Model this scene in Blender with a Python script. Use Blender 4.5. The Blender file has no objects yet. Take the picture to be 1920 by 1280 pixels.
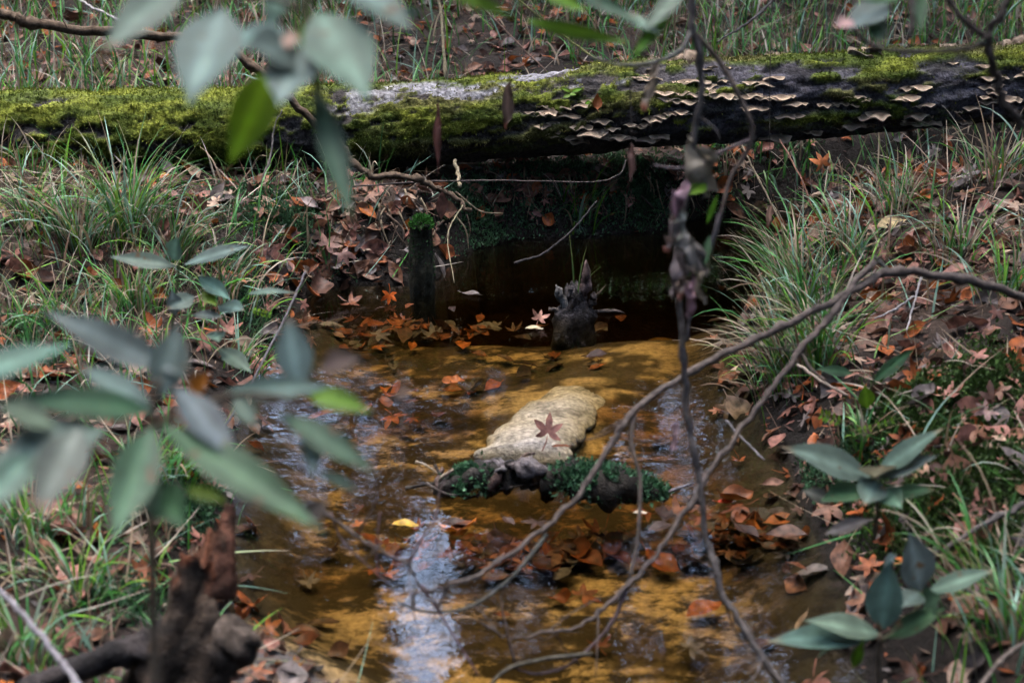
import bpy, math, random
import numpy as np
from mathutils import Vector, Matrix

# ------------------------------------------------------------------ camera, world, sun, exposure
sc = bpy.context.scene
COL = sc.collection
rng = np.random.default_rng(7)
random.seed(7)
PITCH = math.radians(20.2)
FPX = 2860.0                       # focal length in pixels of the 1920-wide frame
CAM = np.array([0.0, 0.0, 1.75])   # water level is z = 0

cd = bpy.data.cameras.new('camera')
cam = bpy.data.objects.new('camera', cd)
COL.objects.link(cam)
cam.location = CAM
cam.rotation_euler = (math.pi / 2 - PITCH, 0, 0)
cd.sensor_width = 23.5
cd.lens = 23.5 * FPX / 1920
cd.clip_start = 0.05
cd.clip_end = 400
cd.dof.use_dof = True
cd.dof.focus_distance = 5.7
cd.dof.aperture_fstop = 2.3
sc.camera = cam

SUN_EL, SUN_AZ = math.radians(78), math.radians(345)
w = bpy.data.worlds.new('World')
sc.world = w
w.use_nodes = True
nt = w.node_tree
bg = nt.nodes['Background']
sky = nt.nodes.new('ShaderNodeTexSky')
sky.sky_type = 'NISHITA'
sky.sun_disc = False
sky.sun_elevation = SUN_EL
sky.sun_rotation = SUN_AZ
sky.air_density = 1.0
sky.dust_density = 2.5
sky.ozone_density = 1.0
nt.links.new(sky.outputs[0], bg.inputs[0])
bg.inputs[1].default_value = 0.15

sl = bpy.data.lights.new('sun', 'SUN')
sun = bpy.data.objects.new('sun', sl)
COL.objects.link(sun)
sl.energy = 0.6
sl.angle = math.radians(50)
sl.color = (1.0, 0.99, 0.97)
# sun_rotation is measured clockwise from +Y
sd = Vector((math.sin(SUN_AZ) * math.cos(SUN_EL), math.cos(SUN_AZ) * math.cos(SUN_EL), math.sin(SUN_EL)))
sun.rotation_euler = sd.to_track_quat('Z', 'Y').to_euler()
sun.location = (0, 4, 20)

sc.view_settings.view_transform = 'Standard'
sc.view_settings.look = 'None'
sc.view_settings.gamma = 1
sc.view_settings.exposure = 4.15
sc.cycles.use_denoising = True
sc.cycles.max_bounces = 6
sc.cycles.diffuse_bounces = 0
sc.cycles.transparent_max_bounces = 12
sc.cycles.caustics_reflective = False
sc.cycles.caustics_refractive = False

# ------------------------------------------------------------------ projection helpers
FW = np.array([0, math.cos(PITCH), -math.sin(PITCH)])
UP = np.array([0, math.sin(PITCH), math.cos(PITCH)])
RT = np.array([1.0, 0, 0])


def P(px, py, s):
    """the place at depth s metres that the photograph shows at (px, py)"""
    return CAM + s * (FW + RT * (px - 960) / FPX + UP * (640 - py) / FPX)


def water_at(px, py, z=0.0):
    d = FW + RT * (px - 960) / FPX + UP * (640 - py) / FPX
    return CAM + d * ((z - CAM[2]) / d[2])


def project(p):
    q = p - CAM
    s = q @ FW
    return 960 + FPX * (q @ RT) / s, 640 - FPX * (q @ UP) / s, s


# ------------------------------------------------------------------ noise
def _hash(i, j, k):
    n = (i * 374761393 + j * 668265263 + k * 2147483647) & 0xffffffff
    n = ((n ^ (n >> 13)) * 1274126177) & 0xffffffff
    n = ((n ^ (n >> 16)) * 2246822519) & 0xffffffff
    return ((n ^ (n >> 15)) & 0xffffff) / float(0xffffff)


def vnoise(x, y, z=0.0):
    x, y, z = np.broadcast_arrays(np.asarray(x, float), np.asarray(y, float), np.asarray(z, float))
    xi, yi, zi = np.floor(x).astype(np.int64), np.floor(y).astype(np.int64), np.floor(z).astype(np.int64)
    fx, fy, fz = x - xi, y - yi, z - zi
    fx, fy, fz = [f * f * (3 - 2 * f) for f in (fx, fy, fz)]
    r = 0
    for a in (0, 1):
        for b in (0, 1):
            for c in (0, 1):
                wgt = (fx if a else 1 - fx) * (fy if b else 1 - fy) * (fz if c else 1 - fz)
                r = r + wgt * _hash(xi + a, yi + b, zi + c)
    return r


def fbm(x, y, z=0.0, o=4):
    r, a, t, f = 0, 1.0, 0, 1.0
    for k in range(o):
        r = r + a * vnoise(np.asarray(x) * f + 17.3 * k, np.asarray(y) * f - 9.1 * k, np.asarray(z) * f + 3.7 * k)
        t += a
        a *= .5
        f *= 2.03
    return r / t


def sstep(a, b, x):
    t = np.clip((x - a) / (b - a), 0, 1)
    return t * t * (3 - 2 * t)


# ------------------------------------------------------------------ mesh helpers
def build_mesh(name, V, F, mat=None, smooth=True, col=None):
    V = np.asarray(V, dtype=np.float32).reshape(-1, 3)
    me = bpy.data.meshes.new(name)
    if isinstance(F, np.ndarray):
        n, k = F.shape
        me.vertices.add(len(V))
        me.vertices.foreach_set('co', V.ravel())
        me.loops.add(n * k)
        me.loops.foreach_set('vertex_index', F.astype(np.int32).ravel())
        me.polygons.add(n)
        me.polygons.foreach_set('loop_start', np.arange(0, n * k, k, dtype=np.int32))
        me.update(calc_edges=True)
        me.validate()
    else:
        me.from_pydata(V.tolist(), [], F)
    me.polygons.foreach_set('use_smooth', np.full(len(me.polygons), smooth))
    if col is not None:
        a = me.color_attributes.new('Col', 'FLOAT_COLOR', 'POINT')
        c = np.ones((len(V), 4), dtype=np.float32)
        col = np.asarray(col)
        c[:, :col.shape[1]] = col
        a.data.foreach_set('color', c.ravel())
    if mat:
        me.materials.append(mat)
    me.update()
    return me


def link(name, me, parent=None, loc=None):
    o = bpy.data.objects.new(name, me)
    COL.objects.link(o)
    if parent is not None:
        o.parent = parent
    if loc is not None:
        o.location = loc
    return o


def obj(name, V, F, mat, parent=None, smooth=True, col=None, kind=None):
    """one mesh object; under a parent the coordinates become local to the parent's base"""
    V = np.asarray(V, dtype=float).reshape(-1, 3)
    if parent is not None:
        V = V - np.array(parent.location)
    o = link(name, build_mesh(name, V, F, mat, smooth, col), parent)
    if kind:
        o['kind'] = kind
    return o


def obj_based(name, V, F, mat, smooth=True, col=None):
    """one mesh thing whose origin lies at its own lowest middle"""
    V = np.asarray(V, dtype=float).reshape(-1, 3)
    base = np.array([V[:, 0].mean(), V[:, 1].mean(), V[:, 2].min()])
    o = link(name, build_mesh(name, V - base, F, mat, smooth, col))
    o.location = base
    return o


def thing(name, label, cat, loc, group=None):
    o = bpy.data.objects.new(name, None)
    COL.objects.link(o)
    o.empty_display_size = 0.05
    o.location = loc
    return tag(o, label, cat, group)


def tag(o, label, cat, group=None):
    o['label'] = label
    o['category'] = cat
    if group:
        o['group'] = group
    return o


def structure(o):
    o['kind'] = 'structure'
    return o


def smooth_path(pts, n=8):
    """Catmull-Rom through the points (any number of columns)"""
    p = np.asarray(pts, float)
    p = np.vstack([2 * p[0] - p[1], p, 2 * p[-1] - p[-2]])
    out = []
    for i in range(1, len(p) - 2):
        for t in np.linspace(0, 1, n, endpoint=False):
            a, b, c, d = p[i - 1:i + 3]
            out.append(.5 * (2 * b + (c - a) * t + (2 * a - 5 * b + 4 * c - d) * t * t + (3 * b - a - 3 * c + d) * t ** 3))
    out.append(p[-2])
    return np.array(out)


def tube(path, rad, seg=7, wob=0.0, seed=0.0):
    path = np.asarray(path, float)
    n = len(path)
    rad = np.broadcast_to(np.asarray(rad, float), (n,))
    T = np.gradient(path, axis=0)
    T /= np.linalg.norm(T, axis=1)[:, None] + 1e-9
    ref = np.array([0.31, 0.17, 0.93])
    if abs(T.mean(0) @ ref) > .85 * np.linalg.norm(T.mean(0)):
        ref = np.array([0.95, 0.3, 0.1])
    A = np.cross(T, ref)
    A /= np.linalg.norm(A, axis=1)[:, None] + 1e-9
    B = np.cross(T, A)
    th = np.linspace(0, 2 * math.pi, seg, endpoint=False)
    R = rad[:, None] * np.ones(seg)
    if wob:
        R = R * (1 + wob * (2 * vnoise(np.arange(n)[:, None] * .7 + seed, np.cos(th)[None] * 1.3 + 5, np.sin(th)[None] * 1.3 + seed) - 1))
    V = path[:, None] + R[..., None] * (np.cos(th)[None, :, None] * A[:, None] + np.sin(th)[None, :, None] * B[:, None])
    V = V.reshape(-1, 3)
    F = []
    for i in range(n - 1):
        for j in range(seg):
            F.append((i * seg + j, i * seg + (j + 1) % seg, (i + 1) * seg + (j + 1) % seg, (i + 1) * seg + j))
    F.append(tuple(range(seg))[::-1])
    F.append(tuple((n - 1) * seg + j for j in range(seg)))
    return V, F


class Merge:
    """collects pieces of one object"""
    def __init__(s):
        s.V, s.F, s.n = [], [], 0

    def add(s, VF):
        V, F = VF
        s.V.append(np.asarray(V, float))
        s.F += [tuple(int(i) + s.n for i in f) for f in F]
        s.n += len(V)

    def get(s):
        return np.vstack(s.V), s.F


# ------------------------------------------------------------------ materials
def nodes(name):
    m = bpy.data.materials.new(name)
    m.use_nodes = True
    t = m.node_tree
    return m, t, t.nodes['Principled BSDF'], t.nodes['Material Output']


def mat_attr(name, rough=.55, translucent=0.0, source='attr', nscale=60, namt=.35, spec=.4, bump=0.0, bscale=200):
    """colour from the mesh's own colours or from the object's colour, broken up by noise"""
    m, t, b, out = nodes(name)
    N, L = t.nodes.new, t.links.new
    if source == 'attr':
        a = N('ShaderNodeAttribute')
        a.attribute_name = 'Col'
        c = a.outputs['Color']
    elif source == 'vein':
        a = N('ShaderNodeObjectInfo')
        at = N('ShaderNodeAttribute')
        at.attribute_name = 'Col'
        mu = N('ShaderNodeVectorMath')
        mu.operation = 'MULTIPLY'
        L(a.outputs['Color'], mu.inputs[0])
        L(at.outputs['Color'], mu.inputs[1])
        g2 = N('ShaderNodeNewGeometry')
        n9 = N('ShaderNodeTexNoise')
        n9.inputs['Scale'].default_value = 38
        n9.inputs['Detail'].default_value = 3
        L(g2.outputs['Position'], n9.inputs['Vector'])
        r9 = N('ShaderNodeMapRange')
        r9.inputs['From Min'].default_value = .66
        r9.inputs['From Max'].default_value = .72
        L(n9.outputs['Fac'], r9.inputs['Value'])
        m9 = N('ShaderNodeMix')
        m9.data_type = 'RGBA'
        L(r9.outputs[0], m9.inputs['Factor'])
        L(mu.outputs[0], m9.inputs['A'])
        m9.inputs['B'].default_value = (.16, .10, .05, 1)
        c = m9.outputs['Result']
    elif source == 'object':
        a = N('ShaderNodeObjectInfo')
        c = a.outputs['Color']
    else:
        a = N('ShaderNodeRGB')
        a.outputs[0].default_value = (*source, 1)
        c = a.outputs[0]
    geo = N('ShaderNodeNewGeometry')
    nz = N('ShaderNodeTexNoise')
    nz.inputs['Scale'].default_value = nscale
    nz.inputs['Detail'].default_value = 4
    L(geo.outputs['Position'], nz.inputs['Vector'])
    mr = N('ShaderNodeMapRange')
    mr.inputs['From Min'].default_value = .3
    mr.inputs['From Max'].default_value = .7
    mr.inputs['To Min'].default_value = 1 - namt
    mr.inputs['To Max'].default_value = 1 + namt
    L(nz.outputs['Fac'], mr.inputs['Value'])
    vm = N('ShaderNodeVectorMath')
    vm.operation = 'SCALE'
    L(c, vm.inputs[0])
    L(mr.outputs[0], vm.inputs['Scale'])
    L(vm.outputs[0], b.inputs['Base Color'])
    b.inputs['Roughness'].default_value = rough
    b.inputs['Specular IOR Level'].default_value = spec
    if bump:
        n2 = N('ShaderNodeTexNoise')
        n2.inputs['Scale'].default_value = bscale
        n2.inputs['Detail'].default_value = 5
        L(geo.outputs['Position'], n2.inputs['Vector'])
        bp = N('ShaderNodeBump')
        bp.inputs['Strength'].default_value = bump
        bp.inputs['Distance'].default_value = .01
        L(n2.outputs['Fac'], bp.inputs['Height'])
        L(bp.outputs[0], b.inputs['Normal'])
    if translucent:
        tr = N('ShaderNodeBsdfTranslucent')
        L(vm.outputs[0], tr.inputs['Color'])
        mx = N('ShaderNodeMixShader')
        mx.inputs[0].default_value = translucent
        L(b.outputs[0], mx.inputs[1])
        L(tr.outputs[0], mx.inputs[2])
        L(mx.outputs[0], out.inputs['Surface'])
    return m


M_LITTER = mat_attr('leaf_litter_mix', .52, .15, nscale=45, namt=.6, spec=.35)
M_LEAF_O = mat_attr('fallen_leaf', .52, .15, source='object', nscale=45, namt=.6, spec=.35)
M_GRASS = mat_attr('grass_blade', .42, .25, nscale=8, namt=.3, spec=.5)
M_MOSS = mat_attr('moss_frond', .75, .25, nscale=25, namt=.5, spec=.2)
M_LOG = mat_attr('log_bark', .8, 0, nscale=70, namt=.55, spec=.25, bump=.9, bscale=90)
M_WOOD = mat_attr('dead_wood', .8, 0, nscale=80, namt=.45, spec=.25, bump=.7, bscale=150)
M_FUNGUS = mat_attr('bracket_fungus', .8, .1, nscale=60, namt=.18, spec=.2, bump=.3, bscale=250)
M_TWIG = mat_attr('grey_twig', .75, 0, source='object', nscale=70, namt=.45, spec=.25, bump=.5, bscale=220)
M_PLANT = mat_attr('broad_leaf', .52, .33, source='vein', nscale=22, namt=.3, spec=.38)
M_PLANT_A = mat_attr('leaflet', .5, .25, nscale=22, namt=.3, spec=.4)
M_TREE = mat_attr('tree_bark', .9, 0, source=(.035, .03, .025), nscale=8, namt=.4)
M_CANOPY = mat_attr('canopy_leaf', .8, .15, nscale=3, namt=.4, spec=.1)


def ground_material():
    m, t, b, out = nodes('ground_soil_and_sand')
    N, L = t.nodes.new, t.links.new
    geo = N('ShaderNodeNewGeometry')
    a = N('ShaderNodeAttribute')
    a.attribute_name = 'Col'
    # fine grain
    nz = N('ShaderNodeTexNoise')
    nz.inputs['Scale'].default_value = 55
    nz.inputs['Detail'].default_value = 6
    nz.inputs['Roughness'].default_value = .65
    L(geo.outputs['Position'], nz.inputs['Vector'])
    mr = N('ShaderNodeMapRange')
    mr.inputs['From Min'].default_value = .3
    mr.inputs['From Max'].default_value = .7
    mr.inputs['To Min'].default_value = .55
    mr.inputs['To Max'].default_value = 1.4
    L(nz.outputs['Fac'], mr.inputs['Value'])
    vm = N('ShaderNodeVectorMath')
    vm.operation = 'SCALE'
    L(a.outputs['Color'], vm.inputs[0])
    L(mr.outputs[0], vm.inputs['Scale'])
    # below the water line: fine drifts of leaf mould combed by the current
    mp = N('ShaderNodeMapping')
    mp.inputs['Scale'].default_value = (9, 13, 3)
    L(geo.outputs['Position'], mp.inputs['Vector'])
    n3 = N('ShaderNodeTexNoise')
    n3.inputs['Scale'].default_value = 1.0
    n3.inputs['Detail'].default_value = 7
    n3.inputs['Roughness'].default_value = .72
    n3.inputs['Distortion'].default_value = .25
    L(mp.outputs[0], n3.inputs['Vector'])
    m3 = N('ShaderNodeMapRange')
    m3.inputs['From Min'].default_value = .43
    m3.inputs['From Max'].default_value = .54
    L(n3.outputs['Fac'], m3.inputs['Value'])
    sx = N('ShaderNodeSeparateXYZ')
    L(geo.outputs['Position'], sx.inputs[0])
    lt = N('ShaderNodeMath')
    lt.operation = 'LESS_THAN'
    lt.inputs[1].default_value = -.012
    L(sx.outputs['Z'], lt.inputs[0])
    mm = N('ShaderNodeMath')
    mm.operation = 'MULTIPLY'
    m4 = N('ShaderNodeMath')
    m4.operation = 'MULTIPLY'
    L(m3.outputs[0], m4.inputs[0])
    L(a.outputs['Alpha'], m4.inputs[1])
    L(m4.outputs[0], mm.inputs[0])
    L(lt.outputs[0], mm.inputs[1])
    mk = N('ShaderNodeMix')
    mk.data_type = 'RGBA'
    L(mm.outputs[0], mk.inputs['Factor'])
    L(vm.outputs[0], mk.inputs['A'])
    mk.inputs['B'].default_value = (.04, .03, .016, 1)
    L(mk.outputs['Result'], b.inputs['Base Color'])
    b.inputs['Roughness'].default_value = .85
    b.inputs['Specular IOR Level'].default_value = .25
    bp = N('ShaderNodeBump')
    bp.inputs['Strength'].default_value = .8
    bp.inputs['Distance'].default_value = .02
    L(nz.outputs['Fac'], bp.inputs['Height'])
    L(bp.outputs[0], b.inputs['Normal'])
    return m


def water_material():
    m, t, b, out = nodes('creek_water')
    t.nodes.remove(b)
    N, L = t.nodes.new, t.links.new
    geo = N('ShaderNodeNewGeometry')
    mp = N('ShaderNodeMapping')
    mp.inputs['Scale'].default_value = (1.0, 1.7, 1)
    L(geo.outputs['Position'], mp.inputs['Vector'])
    n1 = N('ShaderNodeTexNoise')
    n1.inputs['Scale'].default_value = 7
    n1.inputs['Detail'].default_value = 3
    n1.inputs['Roughness'].default_value = .45
    n1.inputs['Distortion'].default_value = .6
    L(mp.outputs[0], n1.inputs['Vector'])
    n2 = N('ShaderNodeTexNoise')
    n2.inputs['Scale'].default_value = 34
    n2.inputs['Detail'].default_value = 2
    L(mp.outputs[0], n2.inputs['Vector'])
    ma = N('ShaderNodeMath')
    ma.operation = 'MULTIPLY_ADD'
    ma.inputs[1].default_value = .30
    L(n2.outputs['Fac'], ma.inputs[0])
    L(n1.outputs['Fac'], ma.inputs[2])
    bp = N('ShaderNodeBump')
    bp.inputs['Strength'].default_value = .06
    bp.inputs['Distance'].default_value = .02
    L(ma.outputs[0], bp.inputs['Height'])
    fr = N('ShaderNodeFresnel')
    fr.inputs['IOR'].default_value = 1.33
    L(bp.outputs[0], fr.inputs['Normal'])
    tr = N('ShaderNodeBsdfTransparent')
    tr.inputs['Color'].default_value = (1, 1, 1, 1)
    va = N('ShaderNodeVolumeAbsorption')
    va.inputs['Color'].default_value = (.72, .59, .20, 1)
    va.inputs['Density'].default_value = 6.5
    L(va.outputs[0], out.inputs['Volume'])
    gl = N('ShaderNodeBsdfGlossy')
    gl.inputs['Roughness'].default_value = .02
    L(bp.outputs[0], gl.inputs['Normal'])
    mx = N('ShaderNodeMixShader')
    L(fr.outputs[0], mx.inputs[0])
    L(tr.outputs[0], mx.inputs[1])
    L(gl.outputs[0], mx.inputs[2])
    L(mx.outputs[0], out.inputs['Surface'])
    return m


# ------------------------------------------------------------------ the ground: banks and creek bed
left_px = [(690, 1330), (625, 1275), (575, 1225), (500, 1190), (435, 1140), (395, 1060), (405, 980), (440, 900), (455, 830),
           (440, 760), (470, 700), (515, 640), (560, 585), (585, 548), (650, 535), (740, 535), (820, 530), (862, 480), (950, 455),
           (1090, 446), (1240, 436), (1330, 415)]
right_px = [(1455, 425), (1430, 500), (1400, 560), (1395, 640), (1400, 720), (1425, 800), (1490, 880), (1520, 960),
            (1560, 1050), (1600, 1130), (1575, 1200), (1640, 1300)]
left_w = [water_at(*p)[:2] for p in left_px]
right_w = [water_at(*p)[:2] for p in right_px]
shore = ([np.array([-.75, .6]), np.array([-1.1, -6.0])][::-1] + left_w + [np.array([1.9, 6.75]), np.array([3.6, 8.3]), np.array([9, 11.0])]
         + [np.array([9.4, 10.2]), np.array([4.0, 7.5]), np.array([2.2, 6.35])] + right_w + [np.array([1.0, .6]), np.array([1.4, -6.0])])
shore = np.array(shore)


def shore_dist(x, y):
    """signed distance to the water's edge, negative over the water"""
    x, y = np.asarray(x, float), np.asarray(y, float)
    d = np.full(x.shape, 1e9)
    ins = np.zeros(x.shape, bool)
    n = len(shore)
    for i in range(n):
        a, b = shore[i], shore[(i + 1) % n]
        e = b - a
        t = np.clip(((x - a[0]) * e[0] + (y - a[1]) * e[1]) / (e @ e), 0, 1)
        d = np.minimum(d, np.hypot(x - a[0] - t * e[0], y - a[1] - t * e[1]))
        c = ((a[1] > y) != (b[1] > y)) & (x < (b[0] - a[0]) * (y - a[1]) / (b[1] - a[1] + 1e-12) + a[0])
        ins ^= c
    return np.where(ins, -d, d)


mounds = []   # (x, y, radius, height)


def height(x, y):
    x, y = np.asarray(x, float), np.asarray(y, float)
    ds = shore_dist(x, y) + (.05 + .16 * sstep(5.0, 5.6, y)) * (fbm(x * 5, y * 5, 3.3, 3) - .5)
    far = sstep(4.7, 5.4, y)
    right = sstep(.2, .8, x - .1 * (y - 4))
    behind = sstep(6.2, 7.0, y)
    step_h = .05 + .16 * far * (1 - right * .55) + .05 * right
    slope = .11 + .16 * right * (1 - behind) - .02 * behind
    dd = np.maximum(ds, 0)
    bank = step_h * sstep(0, .16 + .12 * fbm(x * 3, y * 3, 6.1, 2), dd) + slope * np.minimum(dd, 1.3) + .05 * np.maximum(dd - 1.3, 0)
    bank = np.minimum(bank, 1.4 + .01 * dd)
    bank = bank + behind * .085 * np.clip(y - 6.5, 0, 12)
    bump = (.075 * (fbm(x * 1.7, y * 1.7, 1.1, 3) - .5) + .045 * (fbm(x * 6, y * 6, 8.2, 3) - .5)) * sstep(0, .3, dd)
    bed = -(.03 + .10 * sstep(0, .26, -ds) + .24 * sstep(5.02, 5.5, y)) + .05 * (fbm(x * 2.2, y * 2.2, 5.5, 3) - .5) * sstep(0, .3, -ds)
    h = np.where(ds > 0, bank + bump, bed)
    for (mx, my, mr, mh) in mounds:
        h = h + mh * np.exp(-((x - mx) ** 2 + (y - my) ** 2) / (mr * mr))
    return h


def ground_at(px, py, water=False):
    s = np.linspace(1.8, 14, 1600)
    d = FW + RT * (px - 960) / FPX + UP * (640 - py) / FPX
    p = CAM + s[:, None] * d
    h = height(p[:, 0], p[:, 1])
    if water:
        h = np.maximum(h, 0)
    k = np.argmax(p[:, 2] < h)
    q = p[k].copy()
    q[2] = h[k]
    return q


for (px, py, r, hh) in ((1800, 760, .20, .10), (1690, 800, .16, .06), (1850, 930, .22, .08), (1700, 980, .14, .05), (1560, 905, .10, .03), (330, 960, .14, .06)):
    q = ground_at(px, py)
    mounds.append((q[0], q[1], r, hh))

ridge = list(smooth_path([water_at(1300, 625, -.1), water_at(1200, 655, -.1), water_at(1130, 695, -.1), water_at(1080, 735, -.1), water_at(1045, 775, -.1), water_at(1020, 815, -.1)], 3))
for q in ridge:
    mounds.append((q[0], q[1], .19, .0068))
axis_x = np.unique(np.concatenate([-3.6 - np.geomspace(.1, 90, 26), np.arange(-3.6, 3.6, .028), 3.6 + np.geomspace(.1, 90, 26)]))
axis_y = np.unique(np.concatenate([1.6 - np.geomspace(.1, 60, 24), np.arange(1.6, 7.6, .028), np.arange(7.6, 12, .07), 12 + np.geomspace(.1, 120, 26)]))
GX, GY = np.meshgrid(axis_x, axis_y)
GZ = height(GX, GY)
DS = shore_dist(GX, GY)
soil = np.array([.026, .020, .016])
humus = np.array([.060, .040, .030])
sand = np.array([.56, .41, .24])
pale = np.array([.52, .44, .33])
darkbed = np.array([.045, .032, .018])
rust = np.array([.17, .055, .012])
mud = np.array([.13, .115, .11])
n1 = fbm(GX * 3, GY * 3, 2.2, 4)[..., None]
colr = soil + (humus - soil) * sstep(.35, .65, n1)
# bare grey mud on the near left shore
mudw = np.exp(-(((GX + .50) / .30) ** 2 + ((GY - 2.80) / .26) ** 2))[..., None]
colr = colr + (mud - colr) * sstep(.25, .6, mudw + .3 * (n1 - .5))
# creek bed: sand, with drifts of dark leaf mould and rust-coloured leaf packs
patch = fbm(GX * 3.0, GY * 6.5, 9.7, 5)[..., None]
fine = fbm(GX * 16, GY * 34, 4.1, 3)[..., None]
bedc = sand + (pale - sand) * .35 * sstep(.45, .7, fbm(GX * 1.3, GY * 1.3, 6.6, 3)[..., None])
bedc = bedc + (rust - bedc) * .7 * sstep(.5, .62, fbm(GX * 2.1 + 5, GY * 3.0, 1.9, 4)[..., None])
bedc = bedc + (darkbed - bedc) * .92 * sstep(.475, .55, patch + .45 * (fine - .5))
rw = np.zeros_like(GX)
for q in ridge:
    rw = np.maximum(rw, np.exp(-((GX - q[0]) ** 2 + (GY - q[1]) ** 2) / .19 ** 2))
rw = rw[..., None]
bedc = bedc + (pale - bedc) * sstep(.45, .95, rw + .3 * (fine - .5)) * sstep(4.6, 4.2, GY)[..., None]
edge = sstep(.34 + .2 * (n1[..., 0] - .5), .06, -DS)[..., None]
bedc = bedc + (darkbed * .35 - bedc) * edge * (1 - .8 * sstep(.3, .6, mudw))  # bed along the shore darkened in place of the bank's dark reflection
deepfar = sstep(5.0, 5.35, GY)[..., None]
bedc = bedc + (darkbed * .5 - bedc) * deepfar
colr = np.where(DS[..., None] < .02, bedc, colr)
wet = sstep(.22, .03, DS)[..., None] * (DS[..., None] > 0)
colr = colr * (1 - .8 * wet * (1 - sstep(.3, .6, mudw)))
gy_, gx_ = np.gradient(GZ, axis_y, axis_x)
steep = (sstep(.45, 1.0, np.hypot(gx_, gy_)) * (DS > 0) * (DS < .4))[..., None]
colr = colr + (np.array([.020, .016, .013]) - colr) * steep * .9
ny, nx = GX.shape
ii = np.arange(ny * nx).reshape(ny, nx)
GF = np.stack([ii[:-1, :-1], ii[:-1, 1:], ii[1:, 1:], ii[1:, :-1]], -1).reshape(-1, 4)
alpha = 1 - .85 * sstep(.25, .75, rw)
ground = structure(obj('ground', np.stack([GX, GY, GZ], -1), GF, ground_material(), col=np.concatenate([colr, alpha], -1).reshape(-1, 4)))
ground['label'] = 'sandy creek bed and dark soil banks covered in litter'

# the water: a sheet over the creek bed
wx, wy = np.meshgrid(np.arange(-2.2, 9.6, .06), np.arange(-6, 11.2, .06))
wd = shore_dist(wx, wy)
jj = np.arange(wx.size).reshape(wx.shape)
WF = np.stack([jj[:-1, :-1], jj[:-1, 1:], jj[1:, 1:], jj[1:, :-1]], -1)
keep = (wd < .12)
fk = keep[:-1, :-1] & keep[:-1, 1:] & keep[1:, 1:] & keep[1:, :-1]
WF = WF[fk]
wz = .003 * (fbm(wx * 4, wy * 5, .5, 2) - .5)
used, inv = np.unique(WF.ravel(), return_inverse=True)
WV = np.stack([wx, wy, wz], -1).reshape(-1, 3)[used]
WQ = inv.reshape(-1, 4)
nw_ = len(WV)
WB = WV.copy()
WB[:, 2] = -.9
ed = np.vstack([WQ[:, [0, 1]], WQ[:, [1, 2]], WQ[:, [2, 3]], WQ[:, [3, 0]]])
key = np.sort(ed, 1)
_, ix, ct = np.unique(key, axis=0, return_index=True, return_counts=True)
rim = ed[ix[ct == 1]]
sides = np.stack([rim[:, 1], rim[:, 0], rim[:, 0] + nw_, rim[:, 1] + nw_], 1)
water = structure(obj('creek_water', np.vstack([WV, WB]), np.vstack([WQ, WQ[:, ::-1] + nw_, sides]), water_material()))
water['label'] = 'clear tea-coloured creek water with ripples and reflections'

# ------------------------------------------------------------------ wood beyond the frame, seen in the water's reflections, its canopy thickened to block light
tm = Merge()
cp = []
for k in range(64):
    if k < 34:
        az, r = math.radians(rng.uniform(-62, 62)), rng.uniform(10.5, 24)
    else:
        az, r = math.radians(rng.uniform(80, 280)), rng.uniform(9, 20)
    bx, by = r * math.sin(az), 3 + r * math.cos(az)
    bz = float(height(np.array(bx), np.array(by))) - .1
    H = rng.uniform(8, 13) if k < 34 else rng.uniform(7, 10)
    lean = rng.normal(0, .05, 2)
    t = np.linspace(0, 1, 9)
    path = np.stack([bx + lean[0] * H * t + .2 * np.sin(t * 5 + k), by + lean[1] * H * t, bz + H * t], 1)
    tm.add(tube(path, (.17 * (1 - t) + .03) * rng.uniform(.6, 1.2), 7, .15, k))
    for j in range(9):
        tt = rng.uniform(.25, .95)
        p0 = np.array([np.interp(tt, t, path[:, i]) for i in range(3)])
        a2, ln = rng.uniform(0, 6.28), rng.uniform(1.2, 3.2) * (1.1 - tt * .6)
        p1 = p0 + ln * np.array([math.cos(a2) * .8, math.sin(a2) * .8, .5])
        mid = (p0 + p1) / 2 + rng.normal(0, .12, 3)
        tm.add(tube(smooth_path([p0, mid, p1], 3), np.linspace(.05, .012, 7), 5))
        c = rng.normal(0, 1, (95, 3)) * np.array([.75, .75, .55]) + p1
        cp.append(c)
    cp.append(rng.normal(0, 1, (160, 3)) * np.array([1.3, 1.3, 1.0 + H * .12]) + np.array([path[5][0], path[5][1], bz + H * .62]))
    # shrubby understorey
    cp.append(rng.normal(0, 1, (220, 3)) * np.array([1.1, 1.1, 1.0]) + np.array([bx, by, bz + 1.6]))
for k in range(2000):  # leaf clusters added overhead to block light from the sky
    rr_, aa_ = 17 * math.sqrt(rng.random()), rng.uniform(0, 6.28)
    if fbm(rr_ * math.cos(aa_) * .22, rr_ * math.sin(aa_) * .22, 4.4, 2) < .40:
        continue
    cp.append(rng.normal(0, 1, (75, 3)) * np.array([.75, .75, .35]) + np.array([rr_ * math.cos(aa_), 3 + rr_ * math.sin(aa_), rng.uniform(6.5, 12)]))
small = np.vstack(cp)
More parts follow.
